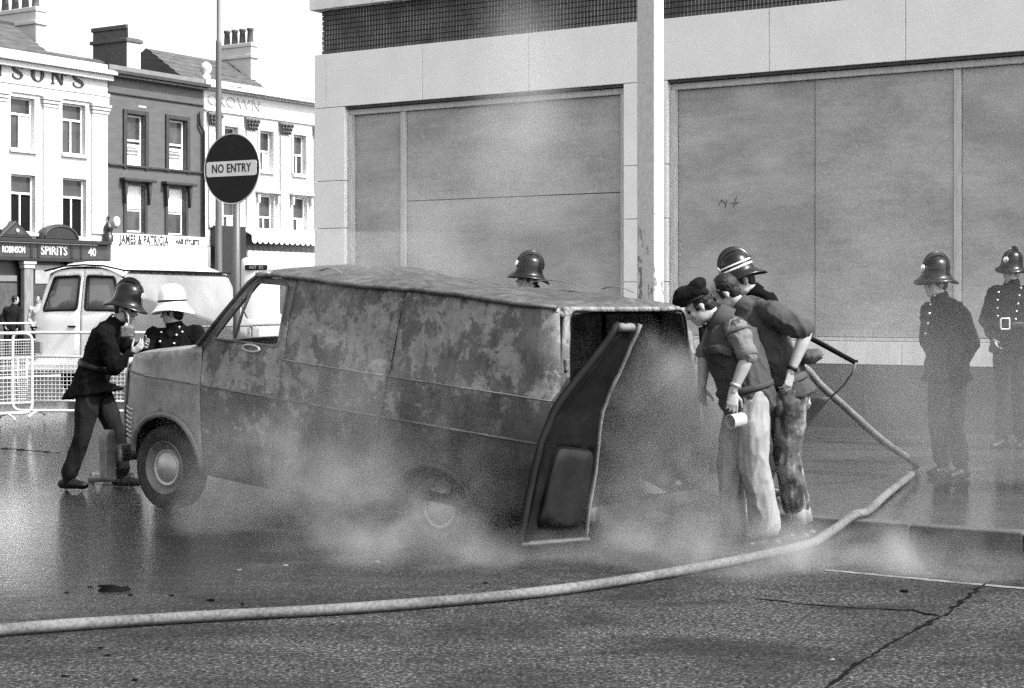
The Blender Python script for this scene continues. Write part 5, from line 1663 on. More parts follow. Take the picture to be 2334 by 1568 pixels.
def person(label, J, f, Y0=None, z0=0.0, group=None, jacket='uniform', trouser='uniform_trouser', boots='leather', sleeves='long', vest=None,
           hat='fire', hatm='helmet', bands=False, hair=True, up=None, wide=0.0, skirt=True, leg='normal', curl=(.6, .6), hdir=(None, None),
           vox=.011, buttons=(), hatsize=1.0, hip_front=None, skin_fine=True, tilt=None, torso=1.0, flare=0.0, depth=1.0):
    """J: joints as picture position (u, v) and depth offset from Y0. A/B are the two body sides"""
    W = {k: P(q[0], q[1], Y0 + (q[2] if len(q) > 2 else 0)) for k, q in J.items()}
    loc = Vector(((W['anA'].x + W['anB'].x) / 2, (W['anA'].y + W['anB'].y) / 2, z0))
    root = empty('person', loc, 0, label, 'person', group)
    def L(mb): mb.v = [tuple(Vector(p) - loc) for p in mb.v]; return mb
    f = Vector(f).normalized()
    upv = Vector(tilt) if tilt else (W['head'] - W['neck'])
    upv = (Vector((0, 0, 1)) * .6 + upv.normalized() * .4) if not tilt else upv
    upv = (upv - f * upv.dot(f)).normalized()
    r = f.cross(upv).normalized()
    c = W['head']
    lat = (W['shA'] - W['shB']).normalized()
    hl = (W['hipA'] - W['hipB']).normalized()
    # ---- body, one skin
    b = MB()
    head(b, c, f, upv, r)
    b.limb([W['neck'] - upv * .05, W['neck'] + (c - W['neck']) * .35, c - upv * .06 - f * .02], [.060, .056, .054], 12)
    b.limb([W['neck'], W['chest'], W['waist'], W['pelvis']], [(.062, .055), (.150, .100), (.130, .090), (.145, .100)], 16, side=lat)
    b.limb([W['shA'], W['shB']], [.05, .05], 12)
    for s in 'AB':
        b.limb([W['sh' + s], W['sh' + s].lerp(W['el' + s], .5), W['el' + s]], [.055, .050, .042], 12)
        b.limb([W['el' + s], W['el' + s].lerp(W['wr' + s], .3), W['el' + s].lerp(W['wr' + s], .75), W['wr' + s]], [.043, .045, .034, (.023, .030)], 12)
        b.limb([W['hip' + s], W['hip' + s].lerp(W['kn' + s], .5), W['kn' + s]], [.085, .075, .055], 12)
        b.limb([W['kn' + s], W['kn' + s].lerp(W['an' + s], .35), W['an' + s]], [.055, .058, .038], 12)
    me = voxel(L(b), vox, 3)
    hb = MB()
    for i, s in enumerate('AB'):
        D = Vector(hdir[i]) if hdir[i] else (W['wr' + s] - W['el' + s])
        inw = (W['chest'] - W['wr' + s]); 
        hand(hb, W['wr' + s], D, inw if abs(inw.normalized().dot(D.normalized())) < .95 else Vector((0, 1, 0)), 1 if s == 'A' else -1, curl[i])
    hm = voxel(L(hb), .0045, 2) if skin_fine else voxel(L(hb), .008, 1)
    bm = bmesh.new(); bm.from_mesh(me); bm.from_mesh(hm); bm.to_mesh(me); bm.free(); bpy.data.meshes.remove(hm)
    me.materials.clear()
    body = link_mesh('body', me, M['skin'], root, True)
    # eyes and brows
    for s in (-1, 1):
        e = c + r * s * .032 + f * .076 - upv * .004 - loc
        MB().ball(e, (.012, .012, .009), 8, 6).build('eye', M['soot'], root, True)
        MB().tube([e + r * s * -.014 + upv * .020 + f * .008, e + r * s * .018 + upv * .018], [.004, .003], 6).build('eyebrow', M['hair'], root, True)
    if hair:
        Rm = Matrix((r, f, upv)).transposed()
        b = MB()
        b.ball(c - loc - f * .026 + upv * .040, (.080, .090, .088), 18, 12, Rm)
        b.ball(c - loc - f * .052 - upv * .012, (.066, .050, .070), 16, 10, Rm)
        for s in (-1, 1): b.ball(c - loc + r * s * .066 + f * .018 + upv * .004, (.010, .014, .034), 10, 8, Rm)
        hm = voxel(b, .008, 2, .004, 60)
        hm.materials.clear()
        link_mesh('hair', hm, M['hair'], root, True)
    # ---- trousers
    t = wide
    b = MB()
    b.limb([W['waist'].lerp(W['pelvis'], .35), W['pelvis'], W['hipA'].lerp(W['hipB'], .5)], [(.155, .115), (.172, .125), (.165, .125)], 16, side=hl)
    for s in 'AB':
        h_, k_, a_ = W['hip' + s], W['kn' + s], W['an' + s]
        bt = a_ + (k_ - a_).normalized() * (.06 if leg == 'normal' else .17)
        b.limb([h_, h_.lerp(k_, .5), k_, k_.lerp(bt, .5), bt], [.105 + t * .4, .094 + t * .8, .076 + t, .073 + t * .9, .074 + t * .8], 14)
    tm = voxel(L(b), min(vox, .009) if vox < .0105 else vox, 2, .012 if vox < .0105 else .009, 8.5, Y0, (1, 1, .36))
    tm.materials.clear()
    tr = link_mesh('trousers', tm, M[trouser], root, True)
    # ---- boots
    for s in 'AB':
        a_ = W['an' + s]; k_ = W['kn' + s]
        toe = J.get('toe' + s, (f.x, f.y))
        td = Vector((toe[0], toe[1], 0)).normalized()
        g_ = Vector((a_.x, a_.y, z0))
        b = MB()
        b.limb([a_ + (k_ - a_).normalized() * .16, a_ + Vector((0, 0, .0))], [.058, .052], 12)
        b.limb([g_ - td * .055 + Vector((0, 0, .045)), g_ + td * .06 + Vector((0, 0, .048)), g_ + td * .165 + Vector((0, 0, .036))], [(.042, .040), (.046, .046), (.032, .044)], 12, side=(0, 0, 1))
        b.box(g_.x - .03, g_.x + .03, g_.y - .03, g_.y + .03, z0 + .004, z0 + .06)
        bm_ = voxel(L(b), .010, 3, .003, 14)
        bm_.materials.clear()
        link_mesh('boot', bm_, M[boots], root, True)
        if leg == 'gaiter':
            MB().tube([a_ - loc + Vector((0, 0, .03)), a_ + (k_ - a_).normalized() * .17 - loc], [.063, .072], 14).build('gaiter', M['gaiter'], root, True)
    # ---- upper garment
    b = MB()
    s_ = .022
    tn, dp = torso, depth
    b.limb([W['neck'] - (W['neck'] - W['chest']).normalized() * .01, W['chest'].lerp(W['neck'], .4), W['chest'], W['waist'], W['pelvis']],
           [(.088, .080), (.170 * tn, .112 * dp), (.190 * tn, .135 * tn * dp), (.172 * tn, .128 * tn * dp), (.182 * tn, .135 * tn * dp)], 18, side=lat)
    b.limb([W['shA'], W['shB']], [.078, .078], 12)
    if skirt:
        hc = W['hipA'].lerp(W['hipB'], .5) + (W['hipA'].lerp(W['hipB'], .5) - W['waist']).normalized() * .03
        b.tube([W['waist'], W['pelvis'], hc], [(.170, .130), (.195, .155), (.215, .185 + flare)], 20, side=lat)
    for s in 'AB':
        sh, el, wr = W['sh' + s], W['el' + s], W['wr' + s]
        if sleeves == 'long':
            b.limb([sh, sh.lerp(el, .5), el], [.086, .076, .066], 14)
            b.limb([el, el.lerp(wr, .5), wr - (wr - el).normalized() * .02], [.066, .060, .050], 14)
            b.ball(el, .068)
        elif vest is None:
            e2 = sh.lerp(el, .9)
            b.limb([sh, sh.lerp(el, .5), e2], [.084, .078, .074], 14)
    jm = voxel(L(b), min(vox, .009) if vox < .0105 else vox, 2, .011, 9.0, Y0 + 3, (1, 1, .7))
    jm.materials.clear()
    jk = link_mesh('tunic' if sleeves == 'long' else ('flak_vest' if vest else 'shirt'), jm, M[vest or jacket], root, True)
    if vest:
        for s in 'AB':
            sh, el = W['sh' + s], W['el' + s]
            b = MB()
            b.limb([sh, sh.lerp(el, .5), sh.lerp(el, .93)], [.080, .070, .064], 14)
            sm = voxel(L(b), .009, 2, .009, 15, 2.0)
            sm.materials.clear()
            sl_ = link_mesh('shirt_sleeve', sm, M[jacket], root, True)
            d_ = (el - sh).normalized(); e2 = sh.lerp(el, .90)
            b = MB().tube([e2 - d_ * .045 - loc, e2 - d_ * .02 - loc, e2 + d_ * .02 - loc, e2 + d_ * .028 - loc], [.064, .071, .070, .056], 18)
            b.build('rolled_cuff', M[jacket], sl_, True)
            b = MB().tube([sh + d_ * .02 + (Matrix.Rotation(2 * math.pi * q / 20, 3, d_) @ (d_.orthogonal().normalized() * .080)) - loc for q in range(20)], .008, 6, close=True)
            b.build('armhole_binding', M['webbing'], jk, True)
    # collar
    cn = (c - W['neck']).normalized()
    pc = W['neck'] + cn * .02
    MB().tube([pc - cn * .03 - loc, pc + cn * .012 - loc, pc + cn * .035 - loc], [(.082, .078), (.076, .072), (.074, .070)], 18, caps=False).build('collar', M[vest or jacket], jk, True)
    # buttons set where they show on the cloth
    if buttons:
        bvh = BVHTree.FromPolygons([v.co + loc for v in jm.vertices], [tuple(p.vertices) for p in jm.polygons])
        for (u, v) in buttons:
            o0 = Vector((0, 0, CAMZ)); d = (P(u, v, 10) - o0).normalized()
            hit, nrm, _, _ = bvh.ray_cast(o0, d)
            if hit: MB().ball(hit + nrm * .004 - loc, .0125, 10, 6).build('button', M['brass'], jk, True)
    # ---- headgear
    if hat == 'fire': helmet(root, c, f, upv, r, loc, hatm, True, False, bands, hatsize)
    elif hat == 'white': helmet(root, c, f, upv, r, loc, 'helmet_white', False, True, False, hatsize)
    elif hat == 'beret':
        Rm = Matrix((r, f, upv)).transposed()
        b = MB()
        q0 = c - loc + upv * .075
        b.ball(q0 + upv * .030 + f * .01, (.105, .130, .050), 18, 12, Rm)
        b.ball(q0 + upv * .052 + f * .045 + r * .02, (.080, .070, .042), 14, 10, Rm)
        b.ball(q0 + upv * .050 - f * .060 - r * .01, (.085, .070, .042), 14, 10, Rm)
        b.limb([q0 - f * .08 - upv * .02, q0 + f * .085 + upv * .0], [(.085, .03)] * 2, 14, side=r)
        hm = voxel(b, .008, 3, .004, 22)
        hm.materials.clear()
        hb_ = link_mesh('beret', hm, M['beret'], root, True)
        MB().tube([q0 - upv * .022 + r * math.cos(a) * .088 + f * (math.sin(a) * .103 - .004) + upv * math.sin(a) * .012 for a in [2 * math.pi * k / 28 for k in range(28)]], [(.010, .006)] * 28, 6, close=True, side=upv).build('beret_band', M['leather'], hb_, True)
    root_info = dict(root=root, W=W, loc=loc, lat=lat, f=f, up=upv, r=r, jk=jk, jm=jm)
    return root_info


def belt(pi, a, bq, m='leather', t=.028, buckle=None, rx=.182, ry=.14):
    """belt round the waist between two joints' lerp"""
    W, loc, lat = pi['W'], pi['loc'], pi['lat']
    c = W['waist'].lerp(W['pelvis'], a)
    ax = (W['waist'] - W['pelvis']).normalized()
    l2 = (lat - ax * lat.dot(ax)).normalized(); fr = ax.cross(l2)
    pts = [c + l2 * math.cos(q) * rx + fr * math.sin(q) * ry - loc for q in [2 * math.pi * k / 28 for k in range(28)]]
    o = MB().tube(pts, [(t, .008)] * 28, 6, close=True, side=ax).build('belt', M[m], pi['root'], True)
    return c, l2, fr, ax, o


FG = 'firefighters in dark tunics'
# -- firefighter bending over the bonnet
p1 = person('crouching firefighter in black comb helmet and dark tunic leaning onto the van bonnet', dict(
    head=(287, 703, 0), neck=(262, 737, 0), chest=(240, 770, 0), waist=(220, 828, 0), pelvis=(207, 872, 0),
    shA=(240, 762, -.17), elA=(262, 838, -.24), wrA=(300, 806, -.22), shB=(256, 760, .17), elB=(300, 800, .22), wrB=(326, 790, .05),
    hipA=(203, 893, -.09), knA=(190, 992, -.12), anA=(154, 1093, -.08), hipB=(222, 888, .09), knB=(266, 985, .06), anB=(278, 1082, .12), toeA=(1, -.25), toeB=(1, 0)),
    (.93, -.22, -.22), 14.5, 0, FG, hatsize=1.06, tilt=(-.04, 0, 1), flare=.09,
    buttons=((312, 741), (313, 758), (314, 776), (258, 722)))
c_, l2, fr, ax, o_ = belt(p1, .15, 0, rx=.185, ry=.150)
MB().tube([p1['W']['head'] + p1['r'] * .075 + p1['up'] * .04 - p1['loc'], p1['W']['head'] + p1['r'] * .062 + p1['f'] * .04 - p1['up'] * .07 - p1['loc'], p1['W']['head'] + p1['f'] * .07 - p1['up'] * .125 - p1['loc']], [(.004, .012)] * 3, 6).build('chin_strap', M['leather'], p1['root'], True)
q = P(291, 756, 14.5 - .16) - p1['loc']
lampb = MB().box(q.x - .055, q.x + .055, q.y - .04, q.y + .04, q.z - .05, q.z + .05).build('chest_box', M['lamp_box'], p1['root'], bevel=.015)
MB().tube([q + Vector((.01, 0, .05)), q + Vector((.0, .02, .14)), q + Vector((-.05, .06, .2))], [(.006, .018)] * 3, 6).build('strap', M['webbing_pale'], lampb, True)

# -- officer in the white helmet
p2 = person('officer in a white helmet and double-breasted dark tunic beside the van bonnet', dict(
    head=(393, 712, 0), neck=(399, 748, 0), chest=(399, 790, 0), waist=(400, 860, 0), pelvis=(400, 915, 0),
    shA=(349, 766, .02), elA=(332, 832, -.05), wrA=(350, 880, -.2), shB=(448, 762, .02), elB=(470, 828, -.05), wrB=(450, 880, -.2),
    hipA=(380, 925, 0), knA=(378, 1010, -.02), anA=(376, 1075, 0), hipB=(420, 925, 0), knB=(422, 1010, -.02), anB=(424, 1075, 0), toeA=(-.2, -1), toeB=(.2, -1)),
    (-.90, .15, -.05), 15.05, 0, FG, hat='white', hatsize=1.06, tilt=(.09, .0, 1), skin_fine=False,
    buttons=((368, 758), (365, 779), (408, 746), (402, 764), (397, 783), (415, 757), (434, 733)))

# -- firefighter seen over the roof
p3 = person('firefighter in black helmet whose head and shoulders show over the van roof', dict(
    head=(1203, 637, 0), neck=(1216, 668, 0), chest=(1218, 708, 0), waist=(1222, 800, 0), pelvis=(1222, 850, 0),
    shA=(1178, 684, -.12), elA=(1165, 780, -.14), wrA=(1168, 850, -.2), shB=(1260, 682, .08), elB=(1275, 775, .1), wrB=(1262, 845, 0),
    hipA=(1203, 862, -.05), knA=(1200, 945, -.05), anA=(1200, 1030, -.05), hipB=(1240, 862, .05), knB=(1242, 945, .05), anB=(1242, 1030, .05), toeA=(-1, -.2), toeB=(-1, -.2)),
    (-.93, -.30, .12), 15.7, .118, FG, hatsize=1.08, tilt=(.40, 0, 1), skin_fine=False, vox=.013)

# -- soldier in a beret, looking into the load space
p4 = person('soldier in dark beret, flak vest and pale trousers peering into the van', dict(
    head=(1592, 697, 0), neck=(1640, 728, 0), chest=(1662, 775, 0), waist=(1688, 850, 0), pelvis=(1702, 905, 0),
    shA=(1678, 752, -.19), elA=(1704, 812, -.25), wrA=(1670, 893, -.26), shB=(1640, 742, .18), elB=(1605, 810, .22), wrB=(1600, 880, .12),
    hipA=(1712, 915, -.09), knA=(1716, 1060, -.13), anA=(1752, 1216, -.10), hipB=(1694, 915, .09), knB=(1664, 1062, .05), anB=(1676, 1220, .04), toeA=(-1, -.25), toeB=(-1, -.1)),
    (-.82, .10, -.52), 10.95, 0, 'soldiers at the back of the van', jacket='shirt', trouser='trouser_light', sleeves='short', vest='vest', hat='beret', wide=.016, skirt=False, depth=1.35, torso=1.05,
    vox=.010, curl=(.75, .6), hdir=((-.05, -.05, -1), None), tilt=(-.75, 0, 1))
c_, l2, fr, ax, o_ = belt(p4, .55, 0, 'webbing', .026, rx=.175, ry=.135)
lc = p4['loc']
MB().tube([P(1757, 880, 10.95 - .08) - lc, P(1730, 905, 10.95 - .16) - lc, P(1695, 915, 10.95 - .18) - lc], [(.03, .008)] * 3, 8).build('belt_tail', M['webbing_pale'], p4['root'], True)
w_ = p4['W']['wrA']; d_ = (p4['W']['wrA'] - p4['W']['elA']).normalized()
MB().tube([w_ - d_ * .045 + (Matrix.Rotation(2 * math.pi * k / 16, 3, d_) @ (d_.orthogonal().normalized() * .034)) - lc for k in range(16)], [(.011, .004)] * 16, 6, close=True, side=d_).build('wristwatch', M['chrome'], p4['root'], True)
MB().tube([P(1612, 800, 10.75) - lc, P(1640, 795, 10.72) - lc, P(1668, 805, 10.72) - lc], [(.030, .006)] * 3, 8).build('vest_pocket_flap', M['vest'], p4['root'], True)

W4 = p4['W']
cn = (W4['head'] - W4['neck']).normalized()
MB().tube([W4['neck'] - cn * .05 - lc, W4['neck'] - cn * .005 - lc, W4['neck'] + cn * .035 - lc, W4['neck'] + cn * .05 - lc], [(.115, .11), (.105, .10), (.098, .092), (.088, .084)], 20, caps=False).build('stand_collar', M['vest'], p4['root'], True)
ax4 = (W4['waist'] - W4['pelvis']).normalized()
l4 = (p4['lat'] - ax4 * p4['lat'].dot(ax4)).normalized(); f4 = ax4.cross(l4)
c4 = W4['waist'].lerp(W4['pelvis'], .62)
MB().tube([c4 + l4 * math.cos(q) * .200 + f4 * math.sin(q) * .186 - lc for q in [2 * math.pi * k / 30 for k in range(30)]], [(.022, .010)] * 30, 6, close=True, side=ax4).build('vest_hem', M['vest'], p4['root'], True)

# -- bareheaded soldier beside him
p5 = person('bareheaded soldier in dark shirt and camouflage trousers bending forward behind the beret soldier', dict(
    head=(1652, 667, .10), neck=(1696, 702, .06), chest=(1728, 752, .04), waist=(1772, 835, 0), pelvis=(1792, 885, 0),
    shA=(1762, 716, -.16), elA=(1838, 756, -.20), wrA=(1801, 850, -.24), shB=(1706, 700, .22), elB=(1690, 790, .26), wrB=(1670, 860, .2),
    hipA=(1805, 897, -.09), knA=(1792, 1050, -.12), anA=(1818, 1204, -.06), hipB=(1788, 897, .09), knB=(1798, 1055, .10), anB=(1832, 1200, .14), toeA=(-1, -.2), toeB=(-1, .1)),
    (-.80, .28, -.50), 11.15, 0, 'soldiers at the back of the van', jacket='shirt_dark', trouser='camo', sleeves='short', hat=None, wide=.008, skirt=True, leg='gaiter', depth=1.2, vox=.010,
    curl=(.8, .6), hdir=((-.2, -.05, -1), None), tilt=(-.7, 0, 1))
lc = p5['loc']
c_, l2, fr, ax, o_ = belt(p5, .65, 0, 'webbing', .028, rx=.195, ry=.155)
for (u, v, y, sx, sy, sz, m2, nm) in ((1848, 812, 11.05, .085, .06, .05, 'webbing', 'pouch'), (1800, 918, 10.98, .075, .05, .10, 'webbing', 'holster'), (1828, 905, 11.1, .05, .05, .09, 'webbing_pale', 'pouch'), (1775, 920, 10.99, .06, .045, .085, 'webbing', 'pouch')):
    q = P(u, v, y) - lc
    b = MB(); b.ball((0, 0, 0), (sx, sy, sz), 12, 8); b.box(-sx * .75, sx * .75, -sy * .75, sy * .75, -sz * .75, sz * .75)
    m3 = voxel(b, .012, 4, .006, 16); m3.materials.clear()
    o_ = link_mesh(nm, m3, M[m2], p5['root'], True); o_.location = q; o_.rotation_euler = (0, R(-18), 0)
w_ = p5['W']['wrA']; d_ = (p5['W']['wrA'] - p5['W']['elA']).normalized()
MB().tube([w_ - d_ * .03 + (Matrix.Rotation(2 * math.pi * k / 16, 3, d_) @ (d_.orthogonal().normalized() * .033)) - lc for k in range(16)], [(.012, .005)] * 16, 6, close=True, side=d_).build('wristwatch', M['leather'], p5['root'], True)

# -- firefighter close behind the soldiers, bending towards the van
p6 = person('firefighter in helmet with two white bands bending forward behind the bareheaded soldier', dict(
    head=(1690, 640, 0), neck=(1722, 670, 0), chest=(1740, 708, 0), waist=(1752, 795, 0), pelvis=(1756, 850, 0),
    shA=(1748, 690, -.18), elA=(1762, 770, -.20), wrA=(1800, 832, -.12), shB=(1716, 684, .18), elB=(1720, 770, .2), wrB=(1780, 826, .1),
    hipA=(1756, 862, -.09), knA=(1750, 975, -.10), anA=(1752, 1078, -.08), hipB=(1748, 862, .09), knB=(1740, 975, .10), anB=(1738, 1070, .1), toeA=(-1, -.1), toeB=(-1, .1)),
    (-.90, -.12, -.38), 12.85, .118, FG, bands=True, hatsize=1.06, tilt=(-.32, .05, 1), skin_fine=False, vox=.012)

# -- two firefighters standing on the pavement
p8 = person('firefighter in tall comb helmet standing sideways with hands in pockets on the pavement', dict(
    head=(2132, 645, 0), neck=(2142, 682, 0), chest=(2152, 712, 0), waist=(2158, 792, 0), pelvis=(2157, 842, 0),
    shA=(2120, 712, .17), elA=(2112, 775, .24), wrA=(2140, 842, .16), shB=(2186, 716, -.12), elB=(2214, 782, -.14), wrB=(2178, 848, -.04),
    hipA=(2142, 858, -.04), knA=(2136, 962, -.04), anA=(2148, 1058, .16), hipB=(2174, 858, .04), knB=(2176, 970, -.08), anB=(2192, 1064, -.08), toeA=(-.8, -.6), toeB=(-.8, -.6)),
    (-.88, -.30, -.05), 14.2, .118, FG, hatsize=1.04, tilt=(.34, 0, 1), skin_fine=False, vox=.011, flare=.04, torso=1.12, depth=1.1,
    buttons=((2131, 674), (2162, 655), (2122, 694), (2118, 715), (2115, 737), (2110, 760), (2099, 697), (2097, 719), (2096, 741)))
p9 = person('firefighter with broad buckled belt and hands on hips at the right edge of the picture', dict(
    head=(2304, 620, 0), neck=(2306, 649, 0), chest=(2304, 680, 0), waist=(2302, 738, 0), pelvis=(2302, 780, 0),
    shA=(2268, 670, 0), elA=(2246, 728, .05), wrA=(2264, 772, -.08), shB=(2342, 668, .05), elB=(2366, 726, .1), wrB=(2345, 772, -.02),
    hipA=(2286, 795, 0), knA=(2284, 905, -.02), anA=(2284, 1000, 0), hipB=(2318, 795, 0), knB=(2322, 905, -.02), anB=(2328, 1000, 0), toeA=(-.8, -.6), toeB=(-.5, -.8)),
    (-.72, -.66, -.05), 17.1, .118, FG, hatsize=1.02, skin_fine=False, vox=.012, torso=1.12, tilt=(.2, 0, 1),
    buttons=((2275, 666), (2273, 684), (2273, 702), (2274, 720), (2325, 657), (2322, 674), (2319, 692), (2316, 709), (2313, 727)))
c_, l2, fr, ax, o_ = belt(p9, .05, 0, 'leather', .035, rx=.196, ry=.152)
q = P(2290, 738, 17.1 - .165) - p9['loc']
MB().tube([q + Vector((x, 0, z)) for x, z in rounded([(-.045, -.055), (.045, -.055), (.045, .055), (-.045, .055)], .015)], .009, 6, close=True).build('belt_buckle', M['brass'], o_, True)

# -- two passers-by at the public house door
for lab, u, Yq, fx, jm_, hm_ in (('distant man in dark jacket turning by the dark pub doorway', 24, 46.5, (.8, .5, -.1), 'uniform_trouser', 0),
                                 ('distant man in pale shirt standing between pub column and parked van', 87, 46.8, (-.5, -.8, 0), 'stucco_grey', 0)):
    s_ = FPX / Yq
    def j(x, z, dy=0): return (u + x * s_, HORV + (CAMZ - z) * s_, dy)
    lean = .12 if u < 50 else 0
    person(lab, dict(head=j(.02 + lean, 1.70), neck=j(lean * .8, 1.54), chest=j(lean * .5, 1.36), waist=j(0, 1.10), pelvis=j(0, .95),
                     shA=j(-.18 + lean * .6, 1.44), elA=j(-.25, 1.16), wrA=j(-.15, .95, -.12), shB=j(.18 + lean * .6, 1.44), elB=j(.24, 1.15), wrB=j(.2, .92, -.05),
                     hipA=j(-.09, .90), knA=j(-.10, .50), anA=j(-.10, .09), hipB=j(.09, .90), knB=j(.10, .50), anB=j(.11, .09), toeA=(-.2, -1), toeB=(.2, -1)),
           fx, Yq, 0, 'passers-by at the public house', jacket=jm_, hat=None, skirt=False, vox=.02, skin_fine=False)
# ------------------------------------------------------------------ hose, can, fragments
def catmull(pts, n=10):
    out = []
    for i in range(len(pts) - 1):
        p0, p1, p2, p3 = pts[max(0, i - 1)], pts[i], pts[i + 1], pts[min(len(pts) - 1, i + 2)]
        for k in range(n):
            t = k / n
            out.append(.5 * ((2 * p1) + (p2 - p0) * t + (2 * p0 - 5 * p1 + 4 * p2 - p3) * t * t + (3 * p1 - p0 - 3 * p2 + p3) * t ** 3))
    out.append(pts[-1])
    return out


hr = .031
hp_ = [gp(-260, 1470, hr), gp(0, 1436, hr), gp(400, 1408, hr), gp(800, 1386, hr), (gp(1166, 1356, hr)), gp(1400, 1326, hr), gp(1620, 1288, hr), gp(1740, 1264, hr), gp(1842, 1240, hr)]
hp_ += [Vector((2.10, 11.19, .045)), Vector((2.22, 11.30, .095)), Vector((2.36, 11.43, .160)), Vector((2.51, 11.72, .150)), gp(2022, 1124, .118 + hr), gp(2058, 1096, .118 + hr), gp(2080, 1078, .118 + hr), gp(2088, 1067, .118 + hr + .01)]
hp_ += [P(2084, 1056, 14.35), P(2068, 1043, 14.25), P(2040, 1025, 14.0), P(1994, 990, 13.6), P(1930, 932, 13.3), P(1870, 878, 13.1), P(1835, 840, 13.0), P(1780, 815, 12.9)]
hs = catmull(hp_, 12)
n_ = len(hs)
ring = 22
hm_ = MB()
hm_.tube(hs, [(hr * (.96 + .10 * noise.noise(p * 1.6)), hr * (1.04 + .08 * noise.noise(p * 1.6 + Vector((4, 4, 4))))) for p in hs], ring, side=(0, 0, 1))
hose = hm_.build('fire_hose', M['hose'], None, True)
tag(hose, 'long pale canvas fire hose crossing the road and rising behind the soldiers', 'hose')
# cloth hose: woven ridge lines are fine relief, couplings are metal
q = hs[int(n_ * .245)]; t_ = (hs[int(n_ * .245) + 1] - q).normalized()

# tin can in the soldier's hand
Yk = 10.95 - .27
cc = P(1678, 958, Yk)
can = tag(MB().lathe([(.0, -.055), (.044, -.055), (.046, -.050), (.046, .050), (.048, .055), (.042, .055), (.042, -.045), (0, -.046)], 26).build('tin_can', M['tin'], None, True),
          'small open tin can held in the hand of the beret soldier', 'can')
auto_smooth(can, 40)
can.location = cc
can.rotation_euler = Vector((-.80, -.58, -.12)).to_track_quat('Z', 'Y').to_euler()

# bent rubber trim lying under the front bumper
lp = []
for k in range(26):
    a = 2 * math.pi * k / 26
    c0 = gp(255, 1096)
    lp.append(Vector((c0.x + .20 * math.cos(a) * (1.1 if math.cos(a) < 0 else .9), c0.y + .16 * math.sin(a) + .05 * math.cos(a * 2), .03 + .012 * math.sin(a * 3))))
tag(MB().tube(lp, [(.026, .010)] * 26, 8, close=True, side=(0, 0, 1)).build('bent_trim_strip', M['soot_light'], None, True),
    'loop of bent rubber trim lying on the wet road by the front wheel', 'trim strip')

# charred scraps on the road
frs = [(258, 1348, .09), (232, 1338, .03), (205, 1340, .02), (152, 1352, .02), (298, 1358, .02), (480, 1370, .03), (556, 1390, .03), (552, 1378, .02), (392, 1358, .02),
       (545, 1300, .018), (1105, 1330, .02), (860, 1282, .025), (650, 1290, .022), (245, 1495, .02), (230, 1478, .018), (148, 1543, .02), (306, 1552, .02), (2060, 1350, .03), (1895, 1505, .02), (1760, 1370, .015)]
for i, (u, v, sz) in enumerate(frs):
    c0 = gp(u, v)
    b = MB(); rnd = random.Random(i)
    n = 7
    pts = [(rnd.uniform(.6, 1.2) * sz * math.cos(2 * math.pi * k / n), rnd.uniform(.25, .6) * sz * math.sin(2 * math.pi * k / n)) for k in range(n)]
    b.v = [(x, y, .0) for x, y in pts] + [(x * .7 + sz * .1, y * .7, rnd.uniform(.15, .4) * sz) for x, y in pts]
    b.f = [tuple(range(n - 1, -1, -1)), tuple(range(n, 2 * n))] + [(k, (k + 1) % n, n + (k + 1) % n, n + k) for k in range(n)]
    dark = i not in (9, 11, 12, 18)
    o = b.build('charred_fragment', M['debris' if dark else 'litter'])
    o.location = (c0.x, c0.y, .003)
    o.rotation_euler = (0, 0, rnd.uniform(-.5, .5))
    if i == 0: tag(o, 'largest black charred fragment on the road, left of the hose middle', 'fragment', 'scraps scattered on the road')
    else: tag(o, 'tiny dark charred scrap on the road' if dark else 'tiny pale ash scrap on the road', 'fragment', 'dark scraps on the road' if dark else 'pale scraps on the road')

lay.exclude = False
